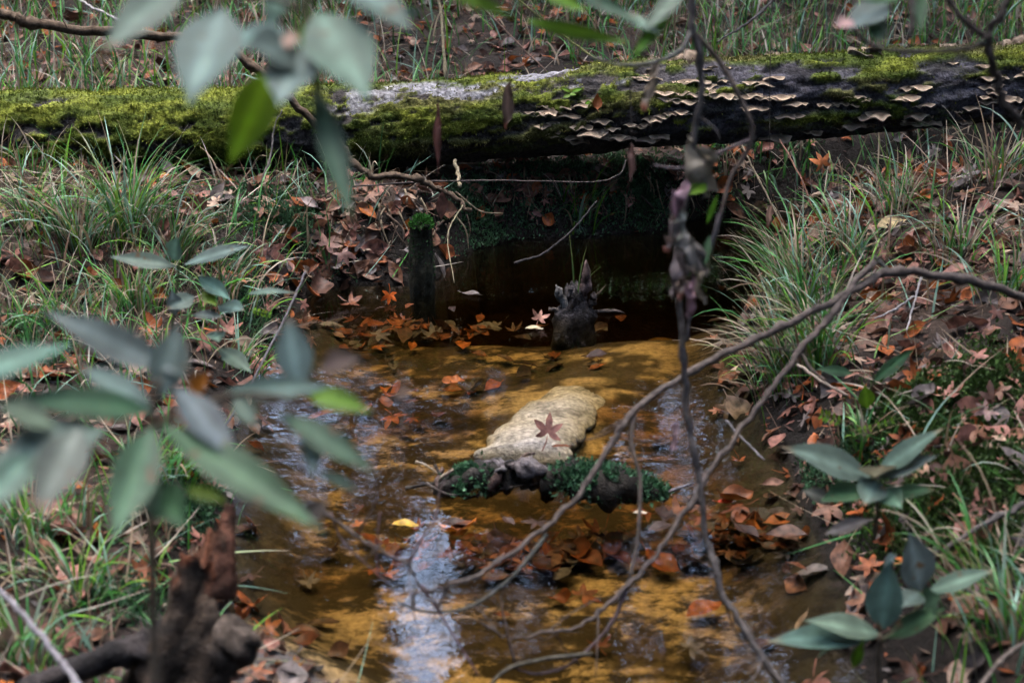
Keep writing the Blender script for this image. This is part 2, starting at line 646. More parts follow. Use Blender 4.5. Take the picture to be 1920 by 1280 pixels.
# the leafy depth of the wood: foliage added all round to block side light, from the shrubs up to the crowns
nb_ = 130000
aa_ = rng.uniform(0, 2 * math.pi, nb_)
rr_ = 12.5 + 13 * rng.random(nb_)
zz_ = rr_ * np.tan(np.radians(3 + 57 * rng.random(nb_) ** 1.15))
big = np.stack([rr_ * np.sin(aa_), 3 + rr_ * np.cos(aa_), zz_], 1)
dens = fbm(big[:, 0] * .35, big[:, 1] * .35, big[:, 2] * .35, 3)
big = big[dens + rng.normal(0, .05, nb_) > .40 - .16 * (zz_ / rr_ < .47)]
nl_ = 26000
aa_, rr_ = rng.uniform(0, 2 * math.pi, nl_), 12 + 12 * rng.random(nl_)
low = np.stack([rr_ * np.sin(aa_), 3 + rr_ * np.cos(aa_), .4 + rr_ * np.tan(np.radians(17 * rng.random(nl_)))], 1)
big = np.vstack([big, low])
cp = np.vstack([small, big])
sizes = np.concatenate([rng.uniform(.09, .2, len(small)), rng.uniform(.14, .34, len(big))])
ok = (cp[:, 2] > .3) & ((np.hypot(cp[:, 0], cp[:, 1] - 3) > 6.5) | (cp[:, 2] > 5))
cp, sizes = cp[ok], sizes[ok]
rel = cp - np.array([-.1, 3.0, 0])
az = np.degrees(np.arctan2(rel[:, 0], rel[:, 1]))
el = np.degrees(np.arctan2(rel[:, 2], np.hypot(rel[:, 0], rel[:, 1])))
gap = ((az + 4.3) / .9) ** 2 + ((el - 32) / 4.2) ** 2 < 1
gap |= ((az - 6.5) / .4) ** 2 + ((el - 31) / 2.0) ** 2 < 1
gap |= ((az - 12.2) / .6) ** 2 + ((el - 31.5) / 2.0) ** 2 < 1
thin = ((az - 8.0) / 3.2) ** 2 + ((el - 23.5) / 3.4) ** 2 < 1
thin |= ((az + 4.3) / 2.0) ** 2 + ((el - 31) / 6) ** 2 < 1
rnd = rng.random(len(cp))
ok = ~(gap & (rnd > .04)) & ~(thin & (rnd > .40))
cp, sizes = cp[ok], sizes[ok]
n = len(cp)
u = rng.normal(0, 1, (n, 3))
u /= np.linalg.norm(u, axis=1)[:, None]
v = np.cross(u, rng.normal(0, 1, (n, 3)))
v /= np.linalg.norm(v, axis=1)[:, None]
sz = sizes[:, None]
LV = np.stack([cp - u * sz, cp + v * sz * .55, cp + u * sz, cp - v * sz * .55], 1).reshape(-1, 3)
LF = np.arange(4 * n).reshape(-1, 4)
cc = np.array([[.018, .032, .011], [.026, .040, .012], [.036, .032, .014], [.014, .024, .011]])[rng.integers(0, 4, n)]
wood = bpy.data.objects.new('woodland', None)
V, F = tm.get()
me = build_mesh('woodland', np.vstack([V, LV]), F + [tuple(f) for f in (LF + len(V)).tolist()], M_TREE, False,
                np.vstack([np.tile([.035, .03, .025], (len(V), 1)), np.repeat(cc, 4, 0)]))
me.materials.append(M_CANOPY)
mi = np.zeros(len(me.polygons), dtype=np.int32)
mi[len(F):] = 1
me.polygons.foreach_set('material_index', mi)
bpy.data.objects.remove(wood)
wood = link('woodland', me)
wood['kind'] = 'stuff'
tag(wood, 'dark wood around the creek, mirrored in the water, canopy added for shade', 'trees')

# ------------------------------------------------------------------ the fallen log
LOGPX = np.array([[-700, 270], [-300, 264], [0, 257], [300, 252], [600, 246], [900, 229], [1200, 198], [1500, 184], [1800, 166], [2100, 150], [2500, 132]], float)
LOGS = np.array([6.05, 6.08, 6.1, 6.12, 6.14, 6.16, 6.2, 6.24, 6.3, 6.38, 6.5])
LOGR = np.array([.158, .158, .160, .162, .165, .155, .158, .160, .150, .14, .13])


def log_c(px):
    px = np.asarray(px, float)
    py = np.interp(px, LOGPX[:, 0], LOGPX[:, 1])
    s = np.interp(px, LOGPX[:, 0], LOGS)
    r = np.interp(px, LOGPX[:, 0], LOGR)
    c = CAM + s[..., None] * (FW + ((px - 960) / FPX)[..., None] * RT + ((640 - py) / FPX)[..., None] * UP)
    return c, r, py, s


def log_disp(px, th):
    """relief of the bark in metres; th = 0 towards the camera, +90 deg = up"""
    a = px / 460.0
    ct, st = np.cos(th), np.sin(th)
    d = .030 * (fbm(a * 1.6, ct * 1.1 + 4, st * 1.1, 3) - .5)
    d = d + .030 * (fbm(a * 5, ct * 3.2 + 9, st * 3.2 + 2, 3) - .5)
    d = d + .028 * (fbm(a * 22, ct * 14, st * 14, 3) - .5)
    return d


def log_zones(px, th):
    a = px / 460.0
    ct, st = np.cos(th), np.sin(th)
    nb = fbm(a * 3.2, ct * 1.7 + 3, st * 1.7 + 7, 4)
    nf = fbm(a * 15, ct * 7 + 1, st * 7, 3)
    upf = st                                   # 1 on top, -1 below
    left = sstep(620, 350, px)
    midz = sstep(560, 720, px) * sstep(1250, 1120, px)
    rightz = sstep(1180, 1300, px)
    thr = .515 - .11 * left - .135 * midz - .10 * rightz
    moss = sstep(thr, thr + .07, nb + .65 * (nf - .5) + .07 * upf) * sstep(-1.0, -.6, upf)
    # pale lichen plates on the top, past the left third
    nl = fbm(a * 3.5 + 20, ct * 3, st * 3 + 4, 4)
    lich = sstep(.57, .61, nl + .9 * (nf - .5)) * sstep(.25, .6, upf) * np.clip(midz + .25 * left, 0, 1)
    lich = np.maximum(lich, np.exp(-((px - 665) / 55) ** 2 - ((th - .55) / .42) ** 2) * sstep(.50, .56, nf + .04))
    moss = moss * (1 - .95 * sstep(.2, .5, lich))
    for (cx, cy, sx, sy) in ((1470, .35, 60, .38), (1545, .45, 60, .25), (1760, .45, 75, .33), (1400, -.3, 160, .45), (1830, -.35, 150, .5)):
        moss = moss * (1 - .95 * sstep(.35, .6, np.exp(-((px - cx) / sx) ** 2 - ((th - cy) / sy) ** 2) + .35 * (nf - .5)))
    moss = np.maximum(moss, sstep(.4, .6, np.exp(-((px - 1530) / 32) ** 2 - ((th - .33) / .2) ** 2) + .3 * (nf - .5)))
    return moss, lich, nb, nf


npx, nth = 1050, 112
LPX = np.linspace(-650, 2450, npx)
LTH = np.linspace(-math.pi, math.pi, nth, endpoint=False)
TPX, TTH = np.meshgrid(LPX, LTH, indexing='ij')
C0, R0, _, _ = log_c(LPX)
AX = np.gradient(C0, axis=0)
AX /= np.linalg.norm(AX, axis=1)[:, None]
NF = -FW - AX * ((-FW) @ AX.T)[:, None]
NF /= np.linalg.norm(NF, axis=1)[:, None]
NU = np.cross(AX, NF)
NU *= np.sign(NU[:, 2])[:, None]
moss, lich, nb, nf = log_zones(TPX, TTH)
RR = R0[:, None] + log_disp(TPX, TTH) + moss * (.010 + .012 * nf) + .006 * lich
LNORM = np.cos(TTH)[..., None] * NF[:, None] + np.sin(TTH)[..., None] * NU[:, None]
LPOS = C0[:, None] + RR[..., None] * LNORM
bark = np.array([.075, .064, .057])
barkdk = np.array([.018, .016, .018])
greywood = np.array([.125, .115, .135])
lcol = np.array([.36, .35, .37])
rightw = sstep(1150, 1350, TPX)[..., None]
base = bark + (greywood - bark) * (rightw * .75 + .25 * sstep(.45, .65, nf)[..., None])
base = base + (barkdk - base) * sstep(.5, .62, fbm(TPX / 60, np.cos(TTH) * 5, np.sin(TTH) * 5 + 3, 3))[..., None] * .8
base = base + (lcol - base) * lich[..., None] * (.55 + .45 * sstep(.4, .6, fbm(TPX / 14, np.cos(TTH) * 16, np.sin(TTH) * 16, 2)))[..., None]
mossc = np.array([.090, .125, .018]) + (np.array([.22, .25, .030]) - np.array([.090, .125, .018])) * sstep(.35, .65, fbm(TPX / 80, np.cos(TTH) * 4, np.sin(TTH) * 4, 3))[..., None]
olive = np.array([.14, .125, .045])
ol = sstep(.43, .56, fbm(TPX / 200 + 8, np.cos(TTH) * 2, np.sin(TTH) * 2, 3))[..., None] * sstep(650, 800, TPX)[..., None]
mossc = mossc + (olive - mossc) * ol * .8
lc = base + (mossc - base) * moss[..., None]
ii = np.arange(npx * nth).reshape(npx, nth)
LF = np.stack([ii[:-1], np.roll(ii, -1, 1)[:-1], np.roll(ii, -1, 1)[1:], ii[1:]], -1).reshape(-1, 4)
log = thing('fallen_log', 'mossy fallen log with shelf fungi lying across the creek', 'log', (0, 6.1, .3))
obj('trunk', LPOS, LF, M_LOG, log, col=lc.reshape(-1, 3))
for e, k in ((0, 1), (npx - 1, -1)):
    ring = LPOS[e]
    obj('cut_end', np.vstack([ring, ring.mean(0)[None]]), [(j, (j + 1) % nth, nth)[::k] for j in range(nth)], M_WOOD, log, col=np.tile([.16, .11, .07], (nth + 1, 1)))


def fronds(pos, nrm, length, width, col, jit=.6, droop=0.0):
    """a little two-triangle frond at each place"""
    n = len(pos)
    d = nrm + rng.normal(0, jit, (n, 3))
    d[:, 2] -= droop
    d /= np.linalg.norm(d, axis=1)[:, None]
    s = np.cross(d, rng.normal(0, 1, (n, 3)))
    s /= np.linalg.norm(s, axis=1)[:, None]
    q = np.cross(d, s)
    L = length[:, None]
    W = width[:, None]
    V = np.stack([pos - nrm * .002, pos + d * L * .5 + s * W * .5 + q * L * .08, pos + d * L, pos + d * L * .5 - s * W * .5 + q * L * .08], 1)
    return V.reshape(-1, 3), np.arange(4 * n).reshape(-1, 4), np.repeat(col, 4, 0)


# fronds of moss standing on the bark
wgt = (moss * sstep(-1, -.4, np.sin(TTH)) * (np.cos(TTH) > -.6)).ravel()
pick = rng.choice(len(wgt), 60000, p=wgt / wgt.sum())
fp = LPOS.reshape(-1, 3)[pick] + rng.normal(0, .004, (60000, 3))
fn = LNORM.reshape(-1, 3)[pick]
fc = mossc.reshape(-1, 3)[pick] * rng.uniform(.55, 1.6, (60000, 1))
V, F, c = fronds(fp, fn, rng.uniform(.006, .015, 60000), rng.uniform(.003, .006, 60000), fc, .7, .3)
obj('moss', V, F, M_MOSS, log, smooth=False, col=c, kind='stuff')


# bracket fungi
def fan(seed):
    r = np.random.default_rng(seed)
    na, nr = 25, 6
    ang = np.linspace(-1.75, 1.75, na)
    ph, kk = r.uniform(0, 6.28, 3), r.uniform(2.2, 4.5)
    V, C = [], []
    for side in (0, 1):
        for i in range(nr):
            q = i / (nr - 1)
            for j, a in enumerate(ang):
                lobes = (1 + .10 * math.sin(kk * a + ph[0]) + .06 * math.sin(8 * a + ph[1])) * (1 - .12 * (abs(a) / 1.75) ** 3)
                rad = q * lobes
                z = .15 * q * q * math.sin(kk * 1.5 * a + ph[2]) - .10 * q * q
                th = .15 * (1 - q * q) + .03
                V.append((rad * math.sin(a), (rad * math.cos(a) * .8 + .12 * q), z + (th if side == 0 else -th * .6)))
                band = .5 + .5 * math.sin(q * 17 + ph[1])
                inner = np.array([.20, .14, .095]) * (.6 + .8 * band)
                rim = np.array([.72, .54, .38])
                C.append(inner + (rim - inner) * (max(0, q - .55) / .45) ** .8 if side == 0 else np.array([.50, .43, .34]))
    F = []
    m = na * nr
    for side in (0, 1):
        for i in range(nr - 1):
            for j in range(na - 1):
                a = side * m + i * na + j
                f = (a, a + 1, a + na + 1, a + na)
                F.append(f if side else f[::-1])
    for j in range(na - 1):
        a = (nr - 1) * na + j
        F.append((a, a + 1, a + 1 + m, a + m))
    me = build_mesh('bracket_fungus', np.array(V), F, M_FUNGUS, True, np.array(C))
    return me


fans = [fan(k) for k in range(9)]
rows = [(1006, 1068, 212, 214), (981, 1066, 225, 229), (1075, 1125, 209, 203), (1009, 1052, 246, 242), (1010, 1037, 260, 257), (1021, 1085, 264, 273),
        (1075, 1132, 235, 240), (1067, 1107, 252, 250), (1122, 1142, 252, 252), (1106, 1171, 262, 264), (1165, 1210, 245, 245), (1206, 1234, 232, 230),
        (1196, 1236, 264, 258), (1206, 1295, 191, 184), (1234, 1285, 203, 201), (1239, 1282, 217, 225), (1170, 1232, 148, 142), (1175, 1235, 158, 155),
        (1211, 1237, 112, 110), (1255, 1312, 114, 106), (1255, 1300, 124, 120), (1315, 1362, 139, 138), (1245, 1302, 163, 166), (1302, 1355, 171, 164),
        (1302, 1335, 181, 184), (1332, 1355, 190, 191), (1355, 1372, 195, 198), (1385, 1440, 167, 164), (1377, 1440, 196, 196), (1387, 1420, 213, 213),
        (1444, 1478, 105, 105), (1590, 1635, 96, 94), (1600, 1652, 118, 112), (1767, 1797, 105, 105), (1756, 1775, 128, 128), (1440, 1474, 192, 195),
        (1460, 1497, 203, 206), (1561, 1605, 192, 197), (1522, 1586, 206, 211), (1672, 1711, 180, 177), (1655, 1686, 197, 196), (1447, 1482, 231, 233),
        (1602, 1637, 231, 225), (1430, 1455, 253, 253), (1492, 1518, 256, 256), (1551, 1625, 248, 242), (1685, 1710, 225, 225), (1677, 1737, 235, 234),
        (1767, 1780, 221, 221), (1780, 1805, 231, 229), (1790, 1810, 208, 208), (1815, 1845, 204, 202), (1812, 1842, 192, 188), (1821, 1855, 175, 173),
        (1816, 1855, 160, 157), (1810, 1845, 135, 133), (1845, 1885, 195, 194), (1882, 1920, 152, 147), (1868, 1915, 120, 116), (1862, 1910, 100, 97),
        (1870, 1920, 84, 80), (1690, 1720, 208, 208)]
for (x0, x1, y0, y1) in rows:
    wpx = x1 - x0
    nf_ = max(1, round(wpx / 17))
    for k in range(nf_):
        t = (k + .5) / nf_
        px, py = x0 + wpx * t + rng.normal(0, 3), y0 + (y1 - y0) * t - 3 + rng.normal(0, 2.5)
        c, r, cy, s = log_c(px)
        q = np.clip((cy - py) / (r * FPX / s), -.96, .96)
        th = math.asin(q)
        i = int(np.clip(np.searchsorted(LPX, px), 1, npx - 2))
        nrm = math.cos(th) * NF[i] + math.sin(th) * NU[i]
        d = r + float(log_disp(np.array(px), np.array(th))) - .004
        pos = c + nrm * d
        out = nrm.copy()
        out[2] *= .25
        out /= np.linalg.norm(out)
        out = out + np.array([rng.normal(0, .15), 0, rng.uniform(-.36, -.04)])
        out /= np.linalg.norm(out)
        sx = np.cross(out, [0, 0, 1.0])
        sx /= np.linalg.norm(sx)
        uz = np.cross(sx, out)
        size = (wpx / nf_ * .8 + 6) / FPX * s * rng.uniform(.55, 1.45)
        M = Matrix(((sx[0], out[0], uz[0], 0), (sx[1], out[1], uz[1], 0), (sx[2], out[2], uz[2], 0), (0, 0, 0, 1)))
        o = link('bracket_fungus', fans[rng.integers(0, 9)], log)
        dep = rng.uniform(.55, .85) if q < .75 else 1.0
        o.matrix_local = Matrix.Translation(Vector(pos - np.array(log.location))) @ M @ Matrix.Diagonal((size, size * dep, size * .8, 1))


# ------------------------------------------------------------------ leaf shapes
def broad_leaf(base, tip, width, facing, fold=.18, droop=.08, curl=0.0, seed=0, nl=13, nw=5, shape=0.85, wave=.02, crumple=0.0):
    """an elliptic leaf with a creased midrib between two places"""
    r = np.random.default_rng(seed)
    base, tip = np.asarray(base, float), np.asarray(tip, float)
    ax = tip - base
    L = np.linalg.norm(ax)
    ax = ax / L
    n = facing - ax * (facing @ ax)
    n /= np.linalg.norm(n)
    sd_ = np.cross(ax, n)
    ph = r.uniform(0, 6.28, 2)
    V = []
    for i in range(nl):
        t = i / (nl - 1)
        wv = (math.sin(math.pi * min(1, max(0, t)) ** shape)) ** 1.15 * .5 if 0 < t < 1 else 0.012
        wv = max(wv, .012)
        for j in range(nw):
            u = (j / (nw - 1)) * 2 - 1
            z = fold * abs(u) * wv * width - droop * L * (t * t - .25 * t) + wave * L * math.sin(7 * t + ph[0] + 2 * u) * abs(u) * .5 - curl * width * u * u * wv
            cr = crumple * width * np.array([float(vnoise(t * 5 + ph[0] * 9, u * 1.6 + k * 7.7, ph[1] * 5)) - .5 for k in range(3)]) if crumple else 0
            V.append(base + ax * L * t + sd_ * u * wv * width + n * z + cr)
    F = [(i * nw + j, i * nw + j + 1, (i + 1) * nw + j + 1, (i + 1) * nw + j) for i in range(nl - 1) for j in range(nw - 1)]
    return np.array(V), F


def star_leaf(seed, lobes=5):
    """a star-shaped fallen leaf, unit radius, dried and curled, with its stalk"""
    r = np.random.default_rng(seed)
    angs = np.radians([90, 90 - 52, 90 + 52, 90 - 112, 90 + 112][:lobes])
    lens = [1, .95, .95, .68, .68]
    order = np.argsort(angs)
    angs = angs[order]
    lens = np.array(lens)[order] * r.uniform(.88, 1.1, lobes)
    out = []
    k = len(angs)
    for i in range(k):
        a, L = angs[i] + r.normal(0, .05), lens[i]
        prev = (angs[i - 1] if i else angs[0] - 1.1)
        nxt = (angs[i + 1] if i < k - 1 else angs[-1] + 1.1)
        out.append((a + (prev - a) * .5, .36 if i else .22))
        out.append((a + (prev - a) * .30, .62 * L))
        out.append((a + (prev - a) * .10, .85 * L))
        out.append((a, L))
        out.append((a + (nxt - a) * .10, .85 * L))
        out.append((a + (nxt - a) * .30, .62 * L))
    out.append((angs[-1] + .55, .22))
    V = [(0, 0, 0)]
    for q in (.5, 1):
        for (a, L) in out:
            V.append((q * L * math.cos(a), q * L * math.sin(a), 0))
    V = np.array(V)
    m = len(out)
    F = [(0, 1 + j, 1 + (j + 1) % m) for j in range(m - 1)]
    F += [(1 + j, 1 + m + j, 1 + m + j + 1, 2 + j) for j in range(m - 1)]
    st = np.array([[0, 0, 0], [.035, -.45, .05], [-.035, -.45, .05], [.03, -.95, .16], [-.03, -.95, .16]])
    st[3:, 0] += r.normal(0, .15)
    F += [(len(V), len(V) + 2, len(V) + 1), (len(V) + 1, len(V) + 2, len(V) + 4, len(V) + 3)]
    V = np.vstack([V, st])
    return curl_up(V, r, .95), F


def oval_leaf(seed, wd=.34):
    r = np.random.default_rng(seed)
    V, F = broad_leaf([0, -.9, 0], [0, .9, 0], wd * 3.2, np.array([0, 0, 1.0]), .35, .05, 0, seed, 9, 5, .9, .05)
    st = np.array([[-.025, -.9, 0], [.025, -.9, 0], [.02, -1.2, .06], [-.02, -1.2, .06]])
    F = F + [(len(V), len(V) + 1, len(V) + 2, len(V) + 3)]
    return curl_up(np.vstack([V, st]), r, .5), F


def curl_up(V, r, amt):
    V = V.copy()
    for _ in range(2):
        a = r.uniform(0, 6.28)
        d = V[:, 0] * math.cos(a) + V[:, 1] * math.sin(a) - r.uniform(-.3, .3)
        k = r.uniform(.1, 1.0) * amt
        V[:, 2] += k * d * d * r.choice([1, 1, -.6])
    V[:, 2] += .12 * (vnoise(V[:, 0] * 3 + r.uniform(0, 50), V[:, 1] * 3) - .5)
    rad = np.hypot(V[:, 0], V[:, 1])
    V[:, :2] *= (1 - .12 * np.clip(np.abs(V[:, 2]), 0, 1))[:, None]
    V[:, 2] -= V[:, 2].min()
    return V


STAR = [star_leaf(100 + k) for k in range(9)]
OVAL = [oval_leaf(200 + k, random.choice([.26, .34, .42])) for k in range(8)]
SHAPES = STAR + OVAL
SHAPE_ME = [build_mesh('fallen_leaf', V, F, M_LEAF_O, True) for V, F in SHAPES]
# one array of triangles/quads per shape for the merged litter (triangulated)
TRI = []
for V, F in SHAPES:
    t = []
    for f in F:
        for k in range(1, len(f) - 1):
            t.append((f[0], f[k], f[k + 1]))
    TRI.append((V, np.array(t)))

DEAD = {  # name -> (colour, weight)
    'pinkish brown': ((.30, .135, .10), 3.2),
    'dull brown': ((.18, .085, .050), 3.0),
    'dark brown': ((.075, .036, .024), 2.2),
    'rust brown': ((.27, .075, .020), 2.0),
    'pale tan': ((.34, .235, .165), 1.3),
    'grey brown': ((.17, .14, .13), 1.6),
    'orange': ((.38, .11, .02), .35),
}
DN = list(DEAD)
DC = np.array([DEAD[k][0] for k in DN]) * 1.0
DWT = np.array([DEAD[k][1] for k in DN])
DWT /= DWT.sum()

# ------------------------------------------------------------------ scatter of fallen leaves
cand = []
zones = [  # x0, x1, y0, y1, count
    (.5, 3.2, 2.2, 6.0, 3000), (-3.0, -.3, 2.2, 6.0, 2200), (-4.2, 4.4, 6.2, 10.5, 4200)]
for (x0, x1, y0, y1, n) in zones:
    x, y = rng.uniform(x0, x1, n), rng.uniform(y0, y1, n)
    d = shore_dist(x, y)
    k = d > -.01 - .10 * (rng.random(n) < .35)
    cand.append(np.stack([x[k], y[k], np.zeros(k.sum())], 1))
# leaves lying in the water: the packs below the jam and under the left bank, strays elsewhere
for (cx, cy, sx, sy, n, lim) in ((880, 975, 130, 20, 95, 1), (1200, 962, 170, 20, 70, 1), (700, 575, 90, 16, 60, 1), (860, 575, 60, 10, 24, 1), (1060, 620, 90, 30, 16, 1), (1350, 950, 60, 16, 30, 1), (720, 700, 90, 40, 20, 1),
                                 (1150, 900, 240, 200, 14, 1), (760, 800, 160, 160, 10, 1), (1480, 940, 50, 50, 12, 1), (1500, 1040, 60, 60, 9, 1), (560, 1150, 60, 60, 10, 1)):
    for _ in range(n):
        q = water_at(cx + rng.normal(0, sx), cy + rng.normal(0, sy))
        if shore_dist(q[0], q[1]) < -.01:
            cand.append(np.array([[q[0], q[1], 1.0]]))
for (px, py, sx, sy, n) in ((640, 460, 60, 35, 46), (740, 400, 60, 35, 26), (560, 500, 50, 30, 22), (700, 500, 60, 20, 18), (1080, 350, 120, 35, 60), (1400, 300, 80, 30, 30), (950, 350, 50, 40, 24), (1700, 460, 90, 60, 40), (1850, 450, 60, 60, 30)):
    for _ in range(n):
        q = ground_at(px + rng.normal(0, sx), py + rng.normal(0, sy))
        if q[1] < 7.2 and q[2] > .02:
            cand.append(np.array([[q[0], q[1], 0.0]]))
cand = np.vstack(cand)
N = len(cand)
cx, cy, inw = cand[:, 0], cand[:, 1], cand[:, 2] > 0
hz = height(cx, cy)
e = .04
nx_ = -(height(cx + e, cy) - height(cx - e, cy)) / (2 * e)
ny_ = -(height(cx, cy + e) - height(cx, cy - e)) / (2 * e)
gn = np.stack([nx_, ny_, np.ones(N)], 1)
gn = np.clip(gn, -1.2, 1.2)
tilt = np.where(inw, .08, .42)[:, None]
gn = gn * np.where(inw, .0, 1)[:, None] + np.array([0, 0, 1.0]) * inw[:, None] + rng.normal(0, 1, (N, 3)) * tilt
gn[:, 2] = np.maximum(gn[:, 2], .25)
gn /= np.linalg.norm(gn, axis=1)[:, None]
ang = rng.uniform(0, 6.28, N)
ref = np.stack([np.cos(ang), np.sin(ang), np.zeros(N)], 1)
ya = ref - gn * np.sum(ref * gn, 1)[:, None]
ya /= np.linalg.norm(ya, axis=1)[:, None]
xa = np.cross(ya, gn)
size = rng.uniform(.028, .060, N) * np.where(rng.random(N) < .12, 1.25, 1)
flo = rng.random(N) < .13          # floating or sunk
sunk = (~inw) & (hz < 0)
cz = np.where(inw, np.where(flo, .002, np.maximum(hz, -.11) + .004), hz + rng.uniform(-.004, .022, N))
shp = rng.integers(0, len(SHAPES), N)
shp = np.where(rng.random(N) < .35, rng.integers(len(STAR), len(SHAPES), N), shp)
ci = rng.choice(len(DN), N, p=DWT)
wc = rng.choice([1, 2, 3, 3, 3, 2, 3, 1, 2, 6, 5], N)
ci = np.where(inw, wc, ci)
cpos = np.stack([cx, cy, cz], 1)
lcols = DC[ci] * rng.uniform(.7, 1.35, (N, 1)) * np.where(inw, rng.uniform(.35, .9, N), 1)[:, None]
ppx, ppy, ps = project(cpos)
# the three hundred that show largest become leaves of their own
frontal = np.abs(np.sum(gn * (CAM - cpos) / np.linalg.norm(CAM - cpos, axis=1)[:, None], 1))
show = size / ps * FPX * np.sqrt(frontal + .05)
inframe = (ppx > 5) & (ppx < 1915) & (ppy > 5) & (ppy < 1275) & (hz > -.2)
hidden_log = (ppy > np.interp(ppx, LOGPX[:, 0], LOGPX[:, 1]) - 75) & (cy > 6.1)
under_bush = (ppx < 300) & (ppy > 620) & (ppy < 900)
score = np.where(inframe & ~hidden_log & ~under_bush, show, 0)
order = np.argsort(-score)
solo = order[:270]
rest = np.setdiff1d(np.arange(N), solo)


def place_word(px, py, w_):
    if w_:
        return 'lying in the creek below the mossy driftwood' if py > 900 else 'lying in the creek water below the log'
    if py < 330:
        return 'in the litter behind the log'
    if px > 960:
        if py < 560:
            return 'on the upper right bank by the log'
        if py < 860:
            return 'on the right bank beside the moss mound'
        return 'on the lower right bank near the seedling'
    if py < 640:
        return 'on the grassy left bank below the log'
    return 'on the lower left bank near the stump'


def place_leaf(k, me, name='fallen_leaf'):
    o = link(name, me)
    s_ = size[k]
    M = Matrix(((xa[k][0], ya[k][0], gn[k][0], cpos[k][0]), (xa[k][1], ya[k][1], gn[k][1], cpos[k][1]), (xa[k][2], ya[k][2], gn[k][2], cpos[k][2]), (0, 0, 0, 1)))
    o.matrix_world = M @ Matrix.Diagonal((s_, s_, s_, 1))
    o.color = (*lcols[k], 1)
    return o


LAND = [('the tall left tuft', 240, 440), ('the left bank tuft', 330, 500), ('the left bank fern', 490, 590), ('the log at far left', 60, 330), ('the moss below the log', 500, 390),
        ('the leaf pile under the log', 620, 470), ('the mossy post', 790, 480), ('the splintered stub', 1075, 560), ('the blurred shrub', 250, 620), ('the left stick', 480, 700),
        ('the broken stump', 330, 1120), ('the grass above the stump', 300, 920), ('the lower left corner', 60, 1180), ('the muddy shore', 520, 1220), ('the sunken log', 1040, 740),
        ('the mossy driftwood', 1010, 890), ('the wet leaf pack', 880, 985), ('the vine foot', 1340, 1000), ('the right shore leaf pack', 1470, 960), ('the right shore tuft', 1540, 600),
        ('the hanging straw grass', 1500, 700), ('the orange caught leaf', 1537, 308), ('the pale yellow leaf', 1672, 420), ('the branch fork', 1650, 500), ('the pale right twigs', 1710, 580),
        ('the long right grass stems', 1800, 480), ('the right end of log', 1870, 330), ('the right moss mound', 1800, 740), ('the tiny ferns', 1600, 795), ('the upper seedling', 1640, 900),
        ('the tan star leaf', 1735, 893), ('the right edge branch', 1840, 830), ('the lower seedling', 1650, 1190), ('the lower right tuft', 1850, 1100), ('the lower right corner', 1890, 1230),
        ('the grey right branch', 1840, 985), ('the tan stalk behind log', 830, 80), ('the brown stem behind log', 960, 70), ('the white stick', 180, 18), ('the top left grass', 80, 120),
        ('the vine top', 1300, 40), ('the top right branch', 1860, 60), ('the top right leaf', 1620, 40), ('the top centre', 700, 60), ('the top left leaves', 450, 60)]
lab_of = {}
for k in solo:
    d = [math.hypot(ppx[k] - a, ppy[k] - b) for _, a, b in LAND]
    n_, a, b = LAND[int(np.argmin(d))]
    dx, dy = ppx[k] - a, ppy[k] - b
    dirn = ('right of' if dx > 0 else 'left of') if abs(dx) > abs(dy) else ('just below' if dy > 0 else 'just above')
    if min(d) < 22:
        dirn = 'beside'
    sh = 'star-shaped' if shp[k] < len(STAR) else 'oval'
    wet_ = ' wet' if inw[k] else ''
    lab_of.setdefault(f"{DN[ci[k]]}{wet_} {sh} leaf {dirn} {n_}", []).append(k)
for lab, ks in lab_of.items():
    ks = sorted(ks, key=lambda q: ppx[q])
    for i, k in enumerate(ks):
        o = place_leaf(k, SHAPE_ME[shp[k]])
        pre = ''
        if len(ks) == 2:
            pre = ('left one of two, ', 'right one of two, ')[i]
        elif len(ks) == 3:
            pre = ('leftmost of three, ', 'middle of three, ', 'rightmost of three, ')[i]
        elif len(ks) > 3:
            w_ = ('first', 'second', 'third', 'fourth', 'fifth', 'sixth', 'seventh', 'eighth', 'ninth', 'tenth', 'eleventh', 'twelfth')
            pre = f'{w_[min(i, 11)]} from left, '
        tag(o, pre + lab, 'leaf', 'fallen leaves in the creek' if inw[k] else 'fallen leaves on the banks')
LV, LFc, LC, off = [], [], [], 0
for k in rest:
    V, T = TRI[shp[k]]
    W = cpos[k] + size[k] * (V[:, :1] * xa[k] + V[:, 1:2] * ya[k] + V[:, 2:] * gn[k])
    LV.append(W)
    LFc.append(T + off)
    LC.append(np.tile(lcols[k], (len(V), 1)))
    off += len(V)
# crumbs of broken leaf and bark between the leaves
ncr = 26000
x = np.concatenate([rng.uniform(.4, 3.2, ncr // 3), rng.uniform(-3.2, -.3, ncr // 3), rng.uniform(-4, 4.4, ncr - 2 * (ncr // 3))])
y = np.concatenate([rng.uniform(2.2, 6.2, 2 * (ncr // 3)), rng.uniform(6.2, 10, ncr - 2 * (ncr // 3))])
k = shore_dist(x, y) > 0
x, y = x[k], y[k]
n = len(x)
cpz = np.stack([x, y, height(x, y) + rng.uniform(0, .012, n)], 1)
u = rng.normal(0, 1, (n, 3)) * np.array([1, 1, .4])
u /= np.linalg.norm(u, axis=1)[:, None]
v = np.cross(u, rng.normal(0, 1, (n, 3)) * .35 + np.array([0, 0, 1]))
v /= np.linalg.norm(v, axis=1)[:, None]
L_ = rng.uniform(.008, .026, n)[:, None]
W_ = L_ * rng.uniform(.1, .6, (n, 1))
V = np.stack([cpz - u * L_, cpz + v * W_, cpz + u * L_, cpz - v * W_], 1).reshape(-1, 3)
q = np.arange(4 * n).reshape(-1, 4)
LFc.append(np.vstack([q[:, [0, 1, 2]], q[:, [0, 2, 3]]]) + off)
LV.append(V)
